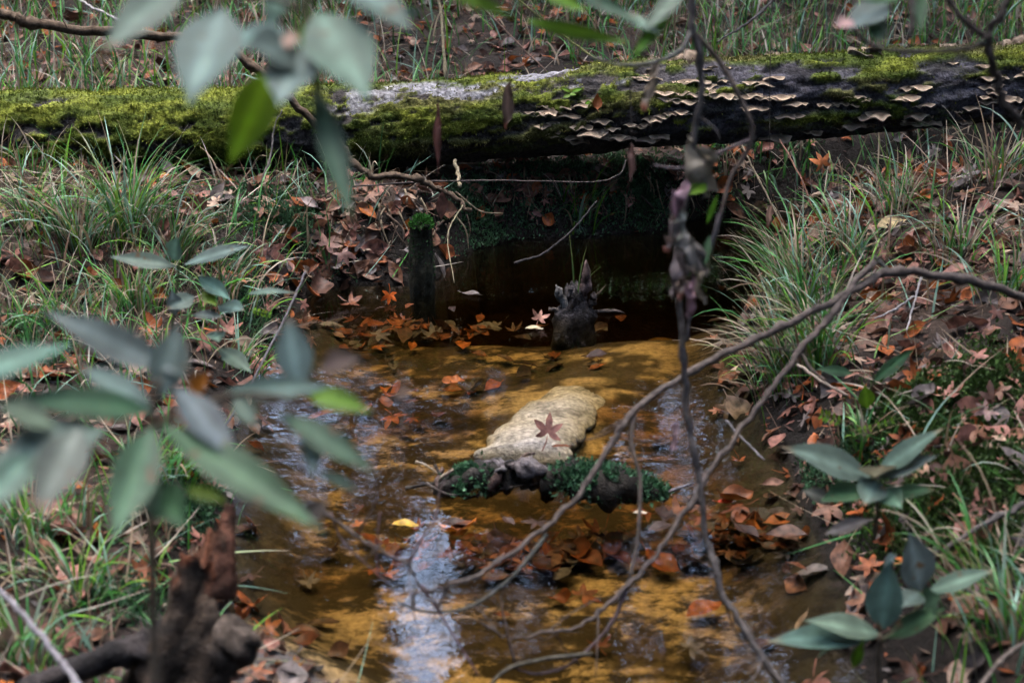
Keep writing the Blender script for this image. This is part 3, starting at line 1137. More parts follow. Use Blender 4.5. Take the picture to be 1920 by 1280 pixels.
LC.append(np.repeat(DC[rng.choice(len(DN), n, p=DWT)] * rng.uniform(.2, .8, (n, 1)), 4, 0))
litter = obj('leaf_litter', np.vstack(LV), np.vstack(LFc), M_LITTER, smooth=True, col=np.vstack(LC), kind='stuff')
tag(litter, 'brown leaf litter covering both banks and the slope behind', 'leaf litter')


# ------------------------------------------------------------------ grass
def blades(root, head, lean0, lean1, length, width, col, tipcol, seg=6):
    """curved tapering blades, all arrays of n"""
    n = len(root)
    t = np.linspace(0, 1, seg + 1)
    phi = lean0[:, None] + (lean1 - lean0)[:, None] * t[None] ** 1.2
    step = length[:, None] / seg
    hx = np.cumsum(np.concatenate([np.zeros((n, 1)), np.sin(phi[:, :-1]) * step], 1), 1)
    hz_ = np.cumsum(np.concatenate([np.zeros((n, 1)), np.cos(phi[:, :-1]) * step], 1), 1)
    d = np.stack([np.cos(head), np.sin(head)], 1)
    cen = np.zeros((n, seg + 1, 3))
    sway = rng.normal(0, .04, n)[:, None] * (t ** 2)[None] * length[:, None]
    cen[..., 0] = root[:, None, 0] + hx * d[:, :1] - sway * d[:, 1:]
    cen[..., 1] = root[:, None, 1] + hx * d[:, 1:] + sway * d[:, :1]
    cen[..., 2] = root[:, None, 2] + hz_
    wv = width[:, None] * (1 - t[None] ** 2.2) * (.6 + .4 * np.minimum(1, t[None] * 4)) * .5 + .0004
    tw = rng.uniform(-.9, .9, n)
    side = np.stack([-d[:, 1] * np.cos(tw), d[:, 0] * np.cos(tw), np.sin(tw)], 1)
    A = cen + wv[..., None] * side[:, None]
    B = cen - wv[..., None] * side[:, None]
    V = np.stack([A, B], 2).reshape(-1, 3)
    i = np.arange(seg)
    f = np.stack([2 * i, 2 * i + 1, 2 * i + 3, 2 * i + 2], 1)
    F = (f[None] + (np.arange(n) * 2 * (seg + 1))[:, None, None]).reshape(-1, 4)
    C = col[:, None] + (tipcol - col)[:, None] * (t[None, :, None] ** 2)
    C = np.repeat(C[:, :, None], 2, 2).reshape(-1, 3)
    return V, F, C


GREEN = np.array([[.06, .24, .03], [.11, .33, .09], [.05, .19, .05], [.16, .38, .03], [.24, .42, .31]])
STRAW = np.array([[.40, .32, .22], [.30, .22, .14], [.48, .41, .32], [.22, .14, .09]])


def blade_colours(n, straw):
    g = GREEN[rng.integers(0, 5, n)]
    s_ = STRAW[rng.integers(0, 4, n)]
    k = rng.random(n)[:, None] < straw
    c = np.where(k, s_, g) * rng.uniform(.75, 1.3, (n, 1))
    tip = np.where(rng.random((n, 1)) < .25, s_ * 1.0, c)
    return c, tip


def grass_tuft(px, py, n, L, spread, straw, label, head=None, group=None, lean=(.1, 1.9), wid=(.004, .0095)):
    q = ground_at(px, py)
    n = int(n * 1.25)
    straw *= .8
    r = np.abs(rng.normal(0, spread, n))
    a = rng.uniform(0, 6.28, n)
    root = np.stack([q[0] + r * np.cos(a), q[1] + r * np.sin(a), np.zeros(n)], 1)
    root[:, 2] = np.maximum(height(root[:, 0], root[:, 1]), -.01) - .01
    hd = a + rng.normal(0, .7, n) if head is None else np.where(rng.random(n) < .65, head + rng.normal(0, .7, n), a)
    l0 = rng.uniform(0, .35, n) + lean[0]
    c, tip = blade_colours(n, straw)
    V, F, C = blades(root, hd, l0, l0 + rng.uniform(.2, 1, n) * lean[1], L * rng.uniform(.45, 1.15, n), rng.uniform(*wid, n), c, tip, 7)
    base = np.array([q[0], q[1], height(q[0], q[1])])
    o = link('grass_tuft', build_mesh('grass_tuft', V - base, F, M_GRASS, True, C))
    o.location = base
    return tag(o, label, 'grass', group)


G = 'grass tufts along the banks'
tufts = [
    (150, 470, 90, .34, .07, .35, 'tall arching grass tuft at left edge below the log', None),
    (240, 440, 120, .42, .07, .25, 'tallest pale grass tuft rising in front of the log left part', None),
    (330, 500, 80, .30, .07, .40, 'grass tuft right of the tall left tuft, leaning to creek', 0.0),
    (60, 420, 70, .28, .08, .35, 'grass tuft under the log at far left', None),
    (420, 560, 70, .26, .08, .45, 'straw-mixed grass tuft at edge of the left bank', -.4),
    (250, 580, 90, .26, .09, .40, 'low grass tuft on left bank behind the blurred shrub', None),
    (120, 610, 60, .22, .08, .35, 'short grass tuft at left edge above the blurred shrub', None),
    (450, 690, 40, .20, .06, .25, 'small grass tuft overhanging the creek left shore', 0.1),
    (330, 900, 50, .22, .06, .10, 'green grass tuft arching over left shore above stump', -.3),
    (260, 930, 45, .24, .06, .12, 'broad green grass blades behind the broken stump', -.2),
    (60, 1010, 60, .22, .08, .25, 'grass tuft on the lower left edge beside stump', None),
    (150, 1120, 46, .18, .045, .20, 'sparse grass left of the broken stump', None),
    (50, 1240, 40, .18, .06, .10, 'green blades in the lower left corner', .5),
    (1500, 590, 130, .36, .07, .22, 'dense grass tuft overhanging creek on right shore', math.pi),
    (1530, 690, 120, .34, .07, .28, 'grass tuft below the dense right shore tuft', math.pi),
    (1465, 720, 100, .32, .05, .40, 'straw-coloured grass hanging over the right shore water', math.pi),
    (1590, 490, 70, .28, .07, .35, 'grass tuft on right bank below the orange hanging leaf', 2.6),
    (1470, 530, 60, .32, .05, .40, 'thin grass leaning over dark water under log', math.pi),
    (1680, 400, 60, .30, .08, .50, 'thin mixed grass between log and pale yellow leaf', 2.2),
    (1800, 480, 50, .30, .09, .45, 'long thin grass stems on upper right bank', None),
    (1870, 340, 60, .32, .09, .65, 'straw grass standing before log at right edge', None),
    (1880, 560, 40, .28, .08, .40, 'sparse grass at the right edge above arching branch', None),
    (1620, 830, 35, .17, .05, .30, 'small grass sprig above the upper seedling', None),
    (1850, 1100, 45, .24, .07, .30, 'grass tuft right of the lower seedling', 2.8),
    (1890, 1210, 50, .26, .07, .35, 'grass blades in the lower right corner', 2.7),
    (1080, 415, 30, .24, .05, .20, 'bright grass hanging behind the log over the creek', -1.4),
]
for (px, py, n, L, sp, st, lab, hd) in tufts:
    grass_tuft(px, py, n, L, sp, st, lab, hd, G)


def grass_field(n, x0, x1, y0, y1, L, straw, dens, wid=(.004, .009)):
    x, y = rng.uniform(x0, x1, n), rng.uniform(y0, y1, n)
    k = (shore_dist(x, y) > .05) & (fbm(x * 1.6, y * 1.6, 12.5, 3) + rng.normal(0, .08, n) > dens)
    x, y = x[k], y[k]
    n = len(x)
    root = np.stack([x, y, height(x, y) - .01], 1)
    c, tip = blade_colours(n, straw)
    l0 = rng.uniform(0, .5, n)
    return blades(root, rng.uniform(0, 6.28, n), l0, l0 + rng.uniform(.1, 1.7, n), L * rng.uniform(.4, 1.2, n), rng.uniform(*wid, n), c, tip, 5)


parts = [grass_field(15000, -4.4, 4.6, 6.35, 10.5, .32, .30, .45, (.006, .013)),
         grass_field(2400, -3.2, -.5, 4.0, 6.0, .22, .35, .47),
         grass_field(1500, -3.0, -.6, 2.2, 4.0, .17, .4, .48),
         grass_field(1300, .7, 3.4, 3.2, 6.2, .20, .5, .52),
         grass_field(700, .8, 3.0, 2.2, 3.2, .18, .5, .50)]
def thatch(n, x0, x1, y0, y1, L, straw):
    x, y = rng.uniform(x0, x1, n), rng.uniform(y0, y1, n)
    k = shore_dist(x, y) > .0
    x, y = x[k], y[k]
    n = len(x)
    root = np.stack([x, y, height(x, y) + rng.uniform(-.005, .03, n)], 1)
    c, tip = blade_colours(n, straw)
    l0 = rng.uniform(.9, 1.5, n)
    return blades(root, rng.uniform(0, 6.28, n), l0, l0 + rng.uniform(-.2, .7, n), L * rng.uniform(.4, 1.3, n), rng.uniform(.002, .006, n), c * .9, tip * .9, 5)


parts += [thatch(1700, -3.2, -.3, 2.3, 6.1, .22, .6), thatch(1700, .6, 3.4, 2.3, 6.2, .22, .65), thatch(2600, -4.2, 4.4, 6.3, 10, .26, .55)]
V = np.vstack([p[0] for p in parts])
o_ = np.cumsum([0] + [len(p[0]) for p in parts[:-1]])
grass = obj('grass', V, np.vstack([p[1] + k for p, k in zip(parts, o_)]), M_GRASS, col=np.vstack([p[2] for p in parts]), kind='stuff')
tag(grass, 'green and straw-coloured grass growing through the litter', 'grass')

# ------------------------------------------------------------------ small-leaved moss and liverwort on the banks
MP, MN, MC = [], [], []
for (px, py, sx, sy, n) in ((500, 390, 75, 45, 3600), (560, 440, 60, 40, 1300), (1180, 350, 120, 50, 6000), (1010, 360, 90, 50, 3500), (900, 400, 60, 50, 1800), (1420, 275, 90, 25, 1500),
                            (1700, 760, 80, 45, 3800), (1840, 700, 70, 45, 3200), (1840, 800, 80, 60, 2400), (1800, 900, 110, 60, 3200), (1700, 960, 80, 70, 3000), (1560, 890, 45, 22, 1300),
                            (1850, 1010, 80, 60, 2200), (390, 960, 60, 60, 1800), (50, 620, 60, 50, 1300), (260, 1140, 60, 50, 900), (470, 600, 50, 50, 1000), (1560, 480, 70, 40, 900), (430, 500, 70, 50, 900)):
    cpx = []
    for _ in range(16):
        q = ground_at(px + rng.normal(0, sx * .6), py + rng.normal(0, sy * .6))
        cpx.append(q)
    cpx = np.array(cpx)
    k = rng.integers(0, 16, n)
    x = cpx[k, 0] + rng.normal(0, .048, n)
    y = cpx[k, 1] + rng.normal(0, .048, n)
    z = height(x, y)
    ok = z > .0
    x, y, z, = x[ok], y[ok], z[ok]
    n = ok.sum()
    MP.append(np.stack([x, y, z + np.abs(rng.normal(0, .012, n))], 1))
    MN.append(np.tile([0, -.35, 1.0], (n, 1)))
    far = py < 450
    cc = np.array([.065, .155, .070]) if far or px < 1600 else np.array([.060, .115, .028])
    MC.append(cc * rng.uniform(.4, 1.5, (n, 1)) * np.where(rng.random((n, 1)) < .15, 1.5, 1))
MP, MN, MC = np.vstack(MP), np.vstack(MN), np.vstack(MC)
n = len(MP)
V, F, c = fronds(MP, MN, rng.uniform(.008, .020, n), rng.uniform(.005, .011, n), MC, .8, 0)
gm = obj('ground_moss', V, F, M_PLANT_A, smooth=False, col=c, kind='stuff')
tag(gm, 'small-leaved green moss creeping over both creek banks', 'moss')

# ------------------------------------------------------------------ dead wood: stumps, sunken log, driftwood


def wood_col(V, a, b, sc_=30, seed=0):
    n = fbm(V[:, 0] * sc_ + seed, V[:, 1] * sc_, V[:, 2] * sc_, 3)[:, None]
    return np.array(a) + (np.array(b) - np.array(a)) * sstep(.35, .65, n)


def rough_rings(rings, seg=28, amp=.02, seed=0, jag=0.0):
    """rings: (centre, radius) upwards; a gnarled trunk closed at both ends"""
    r = np.random.default_rng(seed)
    pts = smooth_path([list(c) + [q] for c, q in rings], 6)
    th = np.linspace(0, 2 * math.pi, seg, endpoint=False)
    V = []
    n = len(pts)
    for i, p in enumerate(pts):
        for a in th:
            flut = 1 + .16 * math.sin(3 * a + seed) + .1 * math.sin(5 * a + 2 + seed)
            rr = p[3] * flut
            x, y, z = p[0] + rr * math.cos(a), p[1] + rr * math.sin(a), p[2]
            if jag and i >= n - 3:
                z += jag * (vnoise(math.cos(a) * 3 + seed, math.sin(a) * 3) - .3) * (i - n + 4) / 3
            V.append((x, y, z))
    V = np.array(V)
    cen = np.repeat(pts[:, :3], seg, 0)
    d = V - cen
    ln = np.linalg.norm(d, axis=1)[:, None] + 1e-6
    dn = fbm(V[:, 0] * 22, V[:, 1] * 22, V[:, 2] * 9 + seed, 4)[:, None] - .5
    V = V + d / ln * dn * amp * 2
    F = [(i * seg + j, i * seg + (j + 1) % seg, (i + 1) * seg + (j + 1) % seg, (i + 1) * seg + j) for i in range(n - 1) for j in range(seg)]
    top = V[-seg:].mean(0) - np.array([0, 0, .03])
    V = np.vstack([V, top[None]])
    F += [((n - 1) * seg + j, (n - 1) * seg + (j + 1) % seg, len(V) - 1) for j in range(seg)]
    return V, F


# broken stump, lower left
S = 2.75
sb = ground_at(330, 1270)
stump = thing('broken_stump', 'rotten brown broken stump with a spike in lower left', 'stump', (sb[0], sb[1], 0))
V, F = rough_rings([(P(318, 1380, S), .110), (P(325, 1280, S), .086), (P(345, 1200, S), .066), (P(364, 1130, S), .052), (P(374, 1075, S), .046), (P(374, 1045, S), .038)], 40, .05, 3, .09)
c = wood_col(V, (.018, .014, .011), (.085, .060, .043), 28)
topm = sstep(P(370, 1105, S)[2], P(370, 1060, S)[2], V[:, 2])[:, None] * sstep(.4, .55, fbm(V[:, 0] * 30, V[:, 1] * 30, V[:, 2] * 30, 2))[:, None]
c = c + (np.array([.11, .036, .016]) - c) * topm
obj('trunk', V, F, M_WOOD, stump, col=c)
V, F = tube(smooth_path([P(412, 1120, S), P(418, 1050, S), P(424, 1000, S + .01), P(432, 945, S + .02)], 6), np.linspace(.030, .010, 19), 12, .35, 2)
obj('spike', V, F, M_WOOD, stump, col=wood_col(V, (.05, .022, .014), (.15, .065, .04), 40))
V, F = tube(smooth_path([P(330, 1195, S), P(250, 1215, S - .05), P(160, 1245, S - .1), P(40, 1300, S - .2)], 6), np.linspace(.034, .018, 19), 12, .6, 8)
obj('root', V, F, M_WOOD, stump, col=wood_col(V, (.02, .018, .018), (.06, .05, .048), 30))
V, F = tube(smooth_path([P(400, 1230, S), P(440, 1205, S - .03), P(462, 1190, S - .04), P(468, 1180, S - .04)], 5), [.045] * 8 + [.04, .034, .032, .03, .028, .024, .02, .012], 12, .4, 5)
obj('knot', V, F, M_WOOD, stump, col=wood_col(V, (.05, .038, .03), (.13, .10, .08), 40))

# sunken pale log and the driftwood at its end
tip = water_at(985, 862, .03)
pl = thing('sunken_log', 'pale grey sunken log showing through the water mid creek', 'log', (tip[0], tip[1], -.1))
pp = smooth_path([water_at(1250, 640, -.30), water_at(1150, 690, -.180), water_at(1080, 745, -.118), water_at(1038, 795, -.098), water_at(1000, 840, -.10), water_at(985, 880, -.09)], 12)
V, F = tube(pp, np.interp(np.linspace(0, 1, len(pp)), [0, .3, .6, .9, 1], [.07, .11, .115, .125, .14]), 40, .16, 3)
axz = np.repeat(pp[:, 2], 40)
V[:80 * 0 + len(axz), 2] = (axz + (V[:len(axz), 2] - axz) * .40)
V[:, 2] += np.interp(V[:, 1], [water_at(985, 880)[1], water_at(1005, 835)[1], water_at(1040, 775)[1], water_at(1080, 735)[1], water_at(1150, 685)[1]], [.030, .025, .017, .010, -.014])
V = V + (.016 * (fbm(V[:, 0] * 16, V[:, 1] * 7, V[:, 2] * 16, 3) - .5))[:, None] * np.array([0, 0, 1])
obj('trunk', V, F, M_WOOD, pl, col=wood_col(V, (.40, .38, .39), (.58, .55, .57), 26) * (1 - .5 * sstep(.58, .66, fbm(V[:, 0] * 30, V[:, 1] * 12, V[:, 2] * 30, 4)))[:, None])

dj = water_at(1010, 915)
drift = thing('mossy_driftwood', 'dark mossy driftwood jam at the end of the sunken log', 'driftwood', (dj[0], dj[1], 0))


def slab(pts, rad, seg=12, wob=.4, seed=1):
    return tube(smooth_path(pts, 6), np.interp(np.linspace(0, 1, 6 * (len(pts) - 1) + 1), np.linspace(0, 1, len(rad)), rad), seg, wob, seed)


mossb = []
for (pts, rad, cols, sd_) in (
        ([water_at(1020, 900, .055), water_at(1080, 903, .06), water_at(1140, 910, .05), water_at(1200, 920, .03), water_at(1250, 931, -.005)], [.03, .042, .045, .03, .010], ((.010, .008, .007), (.030, .025, .02)), 1),
        ([water_at(815, 925, .0), water_at(860, 905, .035), (water_at(905, 893, .05)), water_at(950, 888, .055), water_at(1010, 892, .055)], [.012, .028, .036, .04, .03], ((.014, .012, .011), (.045, .04, .035)), 2),
        ([water_at(905, 880, .055), water_at(935, 872, .085), water_at(965, 872, .075)], [.010, .022, .008], ((.09, .075, .08), (.2, .175, .18)), 4),
        ([water_at(955, 868, .085), water_at(990, 876, .10), water_at(1030, 884, .07)], [.012, .024, .010], ((.08, .065, .065), (.22, .19, .19)), 5),
        ([water_at(985, 862, .09), water_at(1005, 890, .075), water_at(1030, 935, -.01)], [.008, .018, .012], ((.06, .03, .016), (.16, .085, .045)), 6),
        ([water_at(940, 878, .08), water_at(925, 905, .05), water_at(915, 932, -.01)], [.010, .014, .010], ((.05, .03, .025), (.11, .07, .06)), 7),
        ([water_at(830, 880, .03), water_at(822, 905, .03), water_at(835, 930, -.01)], [.006, .009, .006], ((.06, .04, .035), (.13, .09, .08)), 8)):
    V, F = slab(pts, rad, 14, .75, sd_)
    V = V + (fbm(V[:, 0] * 40, V[:, 1] * 40, V[:, 2] * 40 + sd_, 3) - .5)[:, None] * np.array([.01, .02, .022])
    obj('branch_wood', V, F, M_WOOD, drift, col=wood_col(V, *cols, 60))
    if sd_ < 3:
        cpt = smooth_path(pts, 6)
        rr = np.interp(np.linspace(0, 1, len(cpt)), np.linspace(0, 1, len(rad)), rad)
        nm = 4200
        f_ = rng.uniform(.12, 1, nm) if sd_ == 1 else rng.uniform(.12, .55, nm)
        pos = np.stack([np.interp(f_, np.linspace(0, 1, len(cpt)), cpt[:, i]) for i in range(3)], 1)
        nn = rng.normal(0, 1, (nm, 3)) * np.array([.5, .8, .5]) + np.array([0, -.1, .75])
        nn /= np.linalg.norm(nn, axis=1)[:, None]
        pos = pos + nn * np.interp(f_, np.linspace(0, 1, len(cpt)), rr)[:, None] * rng.uniform(.95, 1.35, (nm, 1)) + rng.normal(0, .007, (nm, 3))
        pos[:, 2] -= .01 * (pos[:, 1] < cpt[:, 1].mean())
        cl = fbm(pos[:, 0] * 16, pos[:, 1] * 16, pos[:, 2] * 16, 2)
        k = (cl > (.34 if sd_ == 1 else .50)) & (pos[:, 2] > .012)
        mossb.append((pos[k], nn[k]))
mp_, mn_ = np.vstack([m[0] for m in mossb]), np.vstack([m[1] for m in mossb])
n = len(mp_)
V, F, c = fronds(mp_, mn_, rng.uniform(.006, .018, n), rng.uniform(.004, .012, n), np.array([.06, .16, .075]) * rng.uniform(.25, 1.8, (n, 1)), .9, .3)
obj('moss', V, F, M_PLANT_A, drift, smooth=False, col=c, kind='stuff')
for (a, b, r0, cols) in (((945, 878, .10), (893, 932, .0), .007, ((.2, .18, .18), (.3, .27, .26))),
                         ((850, 880, .07), (828, 925, .0), .005, ((.25, .19, .14), (.3, .24, .18))), ((780, 865, .05), (825, 890, .03), .0035, ((.4, .33, .24), (.45, .38, .3))),
                         ((1000, 850, .08), (955, 884, .08), .005, ((.1, .07, .06), (.17, .12, .1))), ((1235, 926, .01), (1300, 905, .045), .005, ((.15, .14, .15), (.25, .23, .24))),
                         ((800, 905, .03), (880, 930, .01), .004, ((.05, .04, .035), (.1, .08, .07))), ((870, 935, .0), (1010, 905, .06), .004, ((.04, .03, .025), (.09, .07, .06))),
                         ((815, 870, .06), (850, 935, -.01), .004, ((.05, .04, .035), (.1, .08, .07))), ((760, 915, .005), (850, 905, .03), .005, ((.04, .035, .03), (.08, .07, .06))),
                         ((1080, 935, .0), (1190, 895, .07), .0035, ((.05, .04, .035), (.12, .1, .09))), ((905, 855, .09), (880, 885, .05), .003, ((.2, .15, .11), (.3, .23, .17))),
                         ((1060, 880, .09), (1140, 930, .0), .003, ((.06, .045, .04), (.12, .09, .08)))):
    A, B = water_at(*a), water_at(*b)
    V, F = tube(smooth_path([A, (A + B) / 2 + rng.normal(0, .01, 3), B], 5), np.linspace(r0, r0 * .7, 11), 8, .4, 1)
    obj('stick', V, F, M_WOOD, drift, col=wood_col(V, *cols, 60))

# fine roots and straws hanging from the cut bank behind the gap
rm, rc = Merge(), []
for k in range(150):
    px, py = (rng.uniform(560, 880), rng.uniform(360, 450)) if k < 70 else (rng.uniform(900, 1330), rng.uniform(320, 380))
    q = ground_at(px, py)
    if q[2] < .06:
        continue
    a = q + np.array([0, -.015, .02])
    b = a + np.array([rng.normal(0, .05), -.03 - .03 * rng.random(), -rng.uniform(.05, .20)])
    b[2] = max(b[2], .005)
    V, F = tube(smooth_path([a, (a + b) / 2 + rng.normal(0, .02, 3), b], 5), np.linspace(.0042, .0015, 11) * rng.uniform(.5, 1.3), 5)
    rm.add((V, F))
    rc.append(np.tile([(.16, .11, .08), (.33, .26, .17), (.07, .05, .04)][k % 3], (len(V), 1)))
V, F = rm.get()
o = obj('hanging_roots', V, F, M_WOOD, col=np.vstack(rc), kind='stuff')
tag(o, 'fine roots and straws hanging from the cut bank under the log', 'roots')

# mossy post standing under the log
pb = water_at(793, 548)
post = thing('mossy_post', 'dark stub post topped with a green moss ball under the log', 'post', (pb[0], pb[1], -.1))
zt = 1.75 + (P(790, 425, 5.35)[2] - 1.75)
V, F = rough_rings([(np.array([pb[0], pb[1], -.12]), .045), (np.array([pb[0], pb[1], .05]), .042), (np.array([pb[0], pb[1] + .01, .16]), .038), (np.array([pb[0], pb[1] + .01, .25]), .036)], 24, .022, 5, .05)
obj('trunk', V, F, M_WOOD, post, col=wood_col(V, (.010, .011, .008), (.03, .032, .02), 40))
n = 700
q = rng.integers(0, len(V), n)
nn = V[q] - np.array([pb[0], pb[1], 0]) * np.array([1, 1, 0]) - V[q] * np.array([0, 0, 1])
nn /= np.linalg.norm(nn, axis=1)[:, None] + 1e-6
k = (V[q][:, 2] > .03) & (fbm(V[q][:, 0] * 25, V[q][:, 1] * 25, V[q][:, 2] * 12, 2) > .5)
Vm, Fm, cm = fronds(V[q][k], nn[k], rng.uniform(.005, .012, k.sum()), rng.uniform(.003, .007, k.sum()), np.array([.03, .09, .03]) * rng.uniform(.4, 1.4, (k.sum(), 1)), .6, .4)
obj('moss', Vm, Fm, M_MOSS, post, smooth=False, col=cm, kind='stuff')
n = 900
nn = rng.normal(0, 1, (n, 3))
nn /= np.linalg.norm(nn, axis=1)[:, None]
nn[:, 2] = np.abs(nn[:, 2]) - .2
ctr = np.array([pb[0], pb[1] + .01, .255])
V, F, c = fronds(ctr + nn * rng.uniform(.028, .042, (n, 1)), nn, rng.uniform(.008, .014, n), rng.uniform(.004, .008, n), np.array([.05, .17, .03]) * rng.uniform(.5, 1.5, (n, 1)), .4)
obj('moss_ball', V, F, M_MOSS, post, smooth=False, col=c, kind='stuff')

# splintered stub standing in the creek
kb = water_at(1075, 585)
stub = thing('splintered_stub', 'dark splintered stub standing in the shallow creek', 'stump', (kb[0], kb[1], -.08))
V, F = rough_rings([(np.array([kb[0] - .01, kb[1], -.12]), .075), (np.array([kb[0], kb[1], -.02]), .062), (np.array([kb[0] + .004, kb[1], .012]), .050), (np.array([kb[0] + .012, kb[1], .04]), .030)], 26, .04, 9, .10)
obj('trunk', V, F, M_WOOD, stub, col=wood_col(V, (.014, .012, .012), (.07, .06, .06), 60))
q0 = np.array([kb[0] + .012, kb[1], .03])
for (x0, dx, dz, r0, cl) in ((.015, .030, .165, .016, (.15, .10, .09)), (-.02, -.075, .075, .014, (.16, .15, .14)), (-.01, -.02, .09, .016, (.07, .06, .06)), (.03, .06, .05, .013, (.09, .07, .065)), (.03, .17, -.03, .005, (.09, .07, .06)), (-.04, -.10, -.02, .007, (.10, .08, .07)), (.0, .10, .075, .0035, (.14, .10, .07))):
    A = q0 + np.array([x0, -.01, -.03])
    B = q0 + np.array([dx, -.015, dz])
    V, F = tube(smooth_path([A, (A + B) / 2 + np.array([dx * .15, 0, .01]), B], 6), np.concatenate([np.linspace(r0 * 1.3, r0, 9), np.linspace(r0 * .9, r0 * .12, 4)]), 9, .7, dx * 9)
    obj('splinter', V, F, M_WOOD, stub, col=wood_col(V, np.array(cl) * .5, np.array(cl) * 1.3, 60))
for (dx, L, h0) in ((-.01, .26, 1.9), (.0, .22, 1.2), (.01, .24, .4), (.005, .30, 0.0)):
    V, F, c = blades(np.array([[q0[0] + dx, q0[1] - .02, .02]]), np.array([h0]), np.array([.05]), np.array([.5 if h0 > 1 else 1.9]), np.array([L]), np.array([.006]),
                     np.array([[.09, .19, .05]]), np.array([[.2, .22, .06]]), 7)
    obj('grass_blade', V, F, M_GRASS, stub, col=c)


# ------------------------------------------------------------------ bare branches and twigs
def px_path(pts, n=8):
    return np.array([P(a, b, s) for a, b, s in pts]) if n == 0 else smooth_path([P(a, b, s) for a, b, s in pts], n)


def branch(name, label, pts, r0, r1, colour, twigs=(), cat='branch', group=None, wob=.22, extra=None):
    path = px_path(pts)
    path = path + (np.stack([fbm(np.arange(len(path)) * .35, 3.1 * k + r0 * 99, pts[0][0] * .01, 2) for k in range(3)], 1) - .5) * min(.012, r0 * 1.6)
    base = path[np.argmin(path[:, 2])]
    t = thing(name, label, cat, base, group)
    rad = np.linspace(r0, r1, len(path)) * .78
    for k in rng.integers(2, len(path) - 1, max(2, len(path) // 9)):
        rad[k] *= rng.uniform(1.2, 1.5)
    path = path + rng.normal(0, r0 * .18, path.shape)
    V, F = tube(path, rad, 9, wob, pts[0][0])
    o = obj('stem', V, F, M_TWIG, t)
    o.color = (*colour, 1)
    for k in (rng.integers(8, len(path) - 3, len(path) // 12) if r0 > .004 and cat != 'stick' and len(path) > 30 else ()):
        ln = rng.uniform(.04, .15)
        d = (path[k + 1] - path[k])
        d = d / np.linalg.norm(d) * rng.choice([1, 1, -.3]) + rng.normal(0, .55, 3)
        d /= np.linalg.norm(d)
        e_ = path[k] + d * ln
        V, F = tube(smooth_path([path[k], path[k] + d * ln * .5 + rng.normal(0, .012, 3), e_], 4), np.linspace(.0022, .0009, 9), 5, .2)
        o = obj('twig', V, F, M_TWIG, t)
        o.color = (*colour, 1)
    for (tp, a, b) in twigs:
        a, b = a * .78, b * .78
        V, F = tube(px_path(tp, 6), np.linspace(a, b, 6 * (len(tp) - 1) + 1), 7, wob, tp[0][1])
        o = obj('twig', V, F, M_TWIG, t)
        o.color = (*[c * rng.uniform(.85, 1.2) for c in colour], 1)
    return t


GREY = (.125, .100, .088)
DARK = (.060, .048, .042)
branch('bare_branch', 'long grey arching branch crossing the creek from the right bank',
       [(1960, 570, 3.35), (1800, 522, 3.3), (1670, 512, 3.25), (1600, 545, 3.2), (1480, 605, 3.15), (1340, 672, 3.1), (1195, 762, 3.05), (1150, 830, 3.0), (1090, 920, 2.95), (1030, 985, 2.9), (930, 1055, 2.85), (860, 1092, 2.82), (775, 1112, 2.8)],
       .0125, .0045, GREY,
       [([(1025, 1000, 2.9), (1000, 1035, 2.88), (950, 1090, 2.86), (880, 1138, 2.84), (800, 1146, 2.82), (745, 1128, 2.8)], .0065, .003),
        ([(1190, 768, 3.05), (1184, 830, 3.02), (1200, 900, 3.0), (1196, 1010, 2.97), (1180, 1085, 2.95)], .0065, .0045),
        ([(1670, 512, 3.25), (1640, 480, 3.24)], .008, .004)])
branch('bare_branch', 'grey branch slanting down from the fork on right to the bottom',
       [(1640, 490, 3.22), (1560, 590, 3.17), (1500, 655, 3.14), (1430, 750, 3.1), (1330, 885, 3.05), (1300, 940, 3.02), (1230, 1040, 2.98), (1170, 1105, 2.94), (1110, 1160, 2.92), (1040, 1184, 2.9), (960, 1194, 2.88), (905, 1168, 2.86)],
       .010, .003, GREY,
       [([(1175, 1100, 2.95), (1145, 1170, 2.93), (1075, 1240, 2.9), (1010, 1262, 2.88), (960, 1250, 2.87)], .006, .0025),
        ([(1110, 1225, 2.9), (1020, 1235, 2.88), (950, 1255, 2.86), (905, 1300, 2.84)], .006, .0045),
        ([(965, 1240, 2.87), (950, 1180, 2.86), (940, 1130, 2.86), (945, 1100, 2.86)], .004, .002),
        ([(1500, 655, 3.14), (1520, 690, 3.12), (1550, 715, 3.1)], .005, .003)])
vine = branch('hanging_vine', 'long grey vine hanging down centre right with shrivelled brown leaves',
              [(1300, -60, 2.7), (1296, 40, 2.72), (1318, 160, 2.75), (1300, 260, 2.78), (1288, 350, 2.8), (1276, 450, 2.82), (1274, 560, 2.85), (1280, 680, 2.87), (1292, 790, 2.89), (1308, 890, 2.9), (1325, 1000, 2.9), (1352, 1100, 2.88), (1405, 1190, 2.85), (1475, 1300, 2.82)],
              .0075, .0085, (.145, .125, .115),
              [([(1296, 60, 2.72), (1275, 95, 2.7), (1230, 116, 2.68), (1170, 122, 2.66), (1105, 108, 2.65)], .006, .003),
               ([(1300, 60, 2.72), (1345, 110, 2.74), (1395, 200, 2.76), (1410, 260, 2.78), (1372, 330, 2.8), (1352, 400, 2.8), (1330, 480, 2.82)], .006, .005),
               ([(1410, 260, 2.78), (1340, 290, 2.79), (1280, 315, 2.78), (1225, 310, 2.78)], .0045, .003),
               ([(1350, 400, 2.8), (1330, 470, 2.8), (1300, 560, 2.82), (1288, 640, 2.84)], .005, .004)])
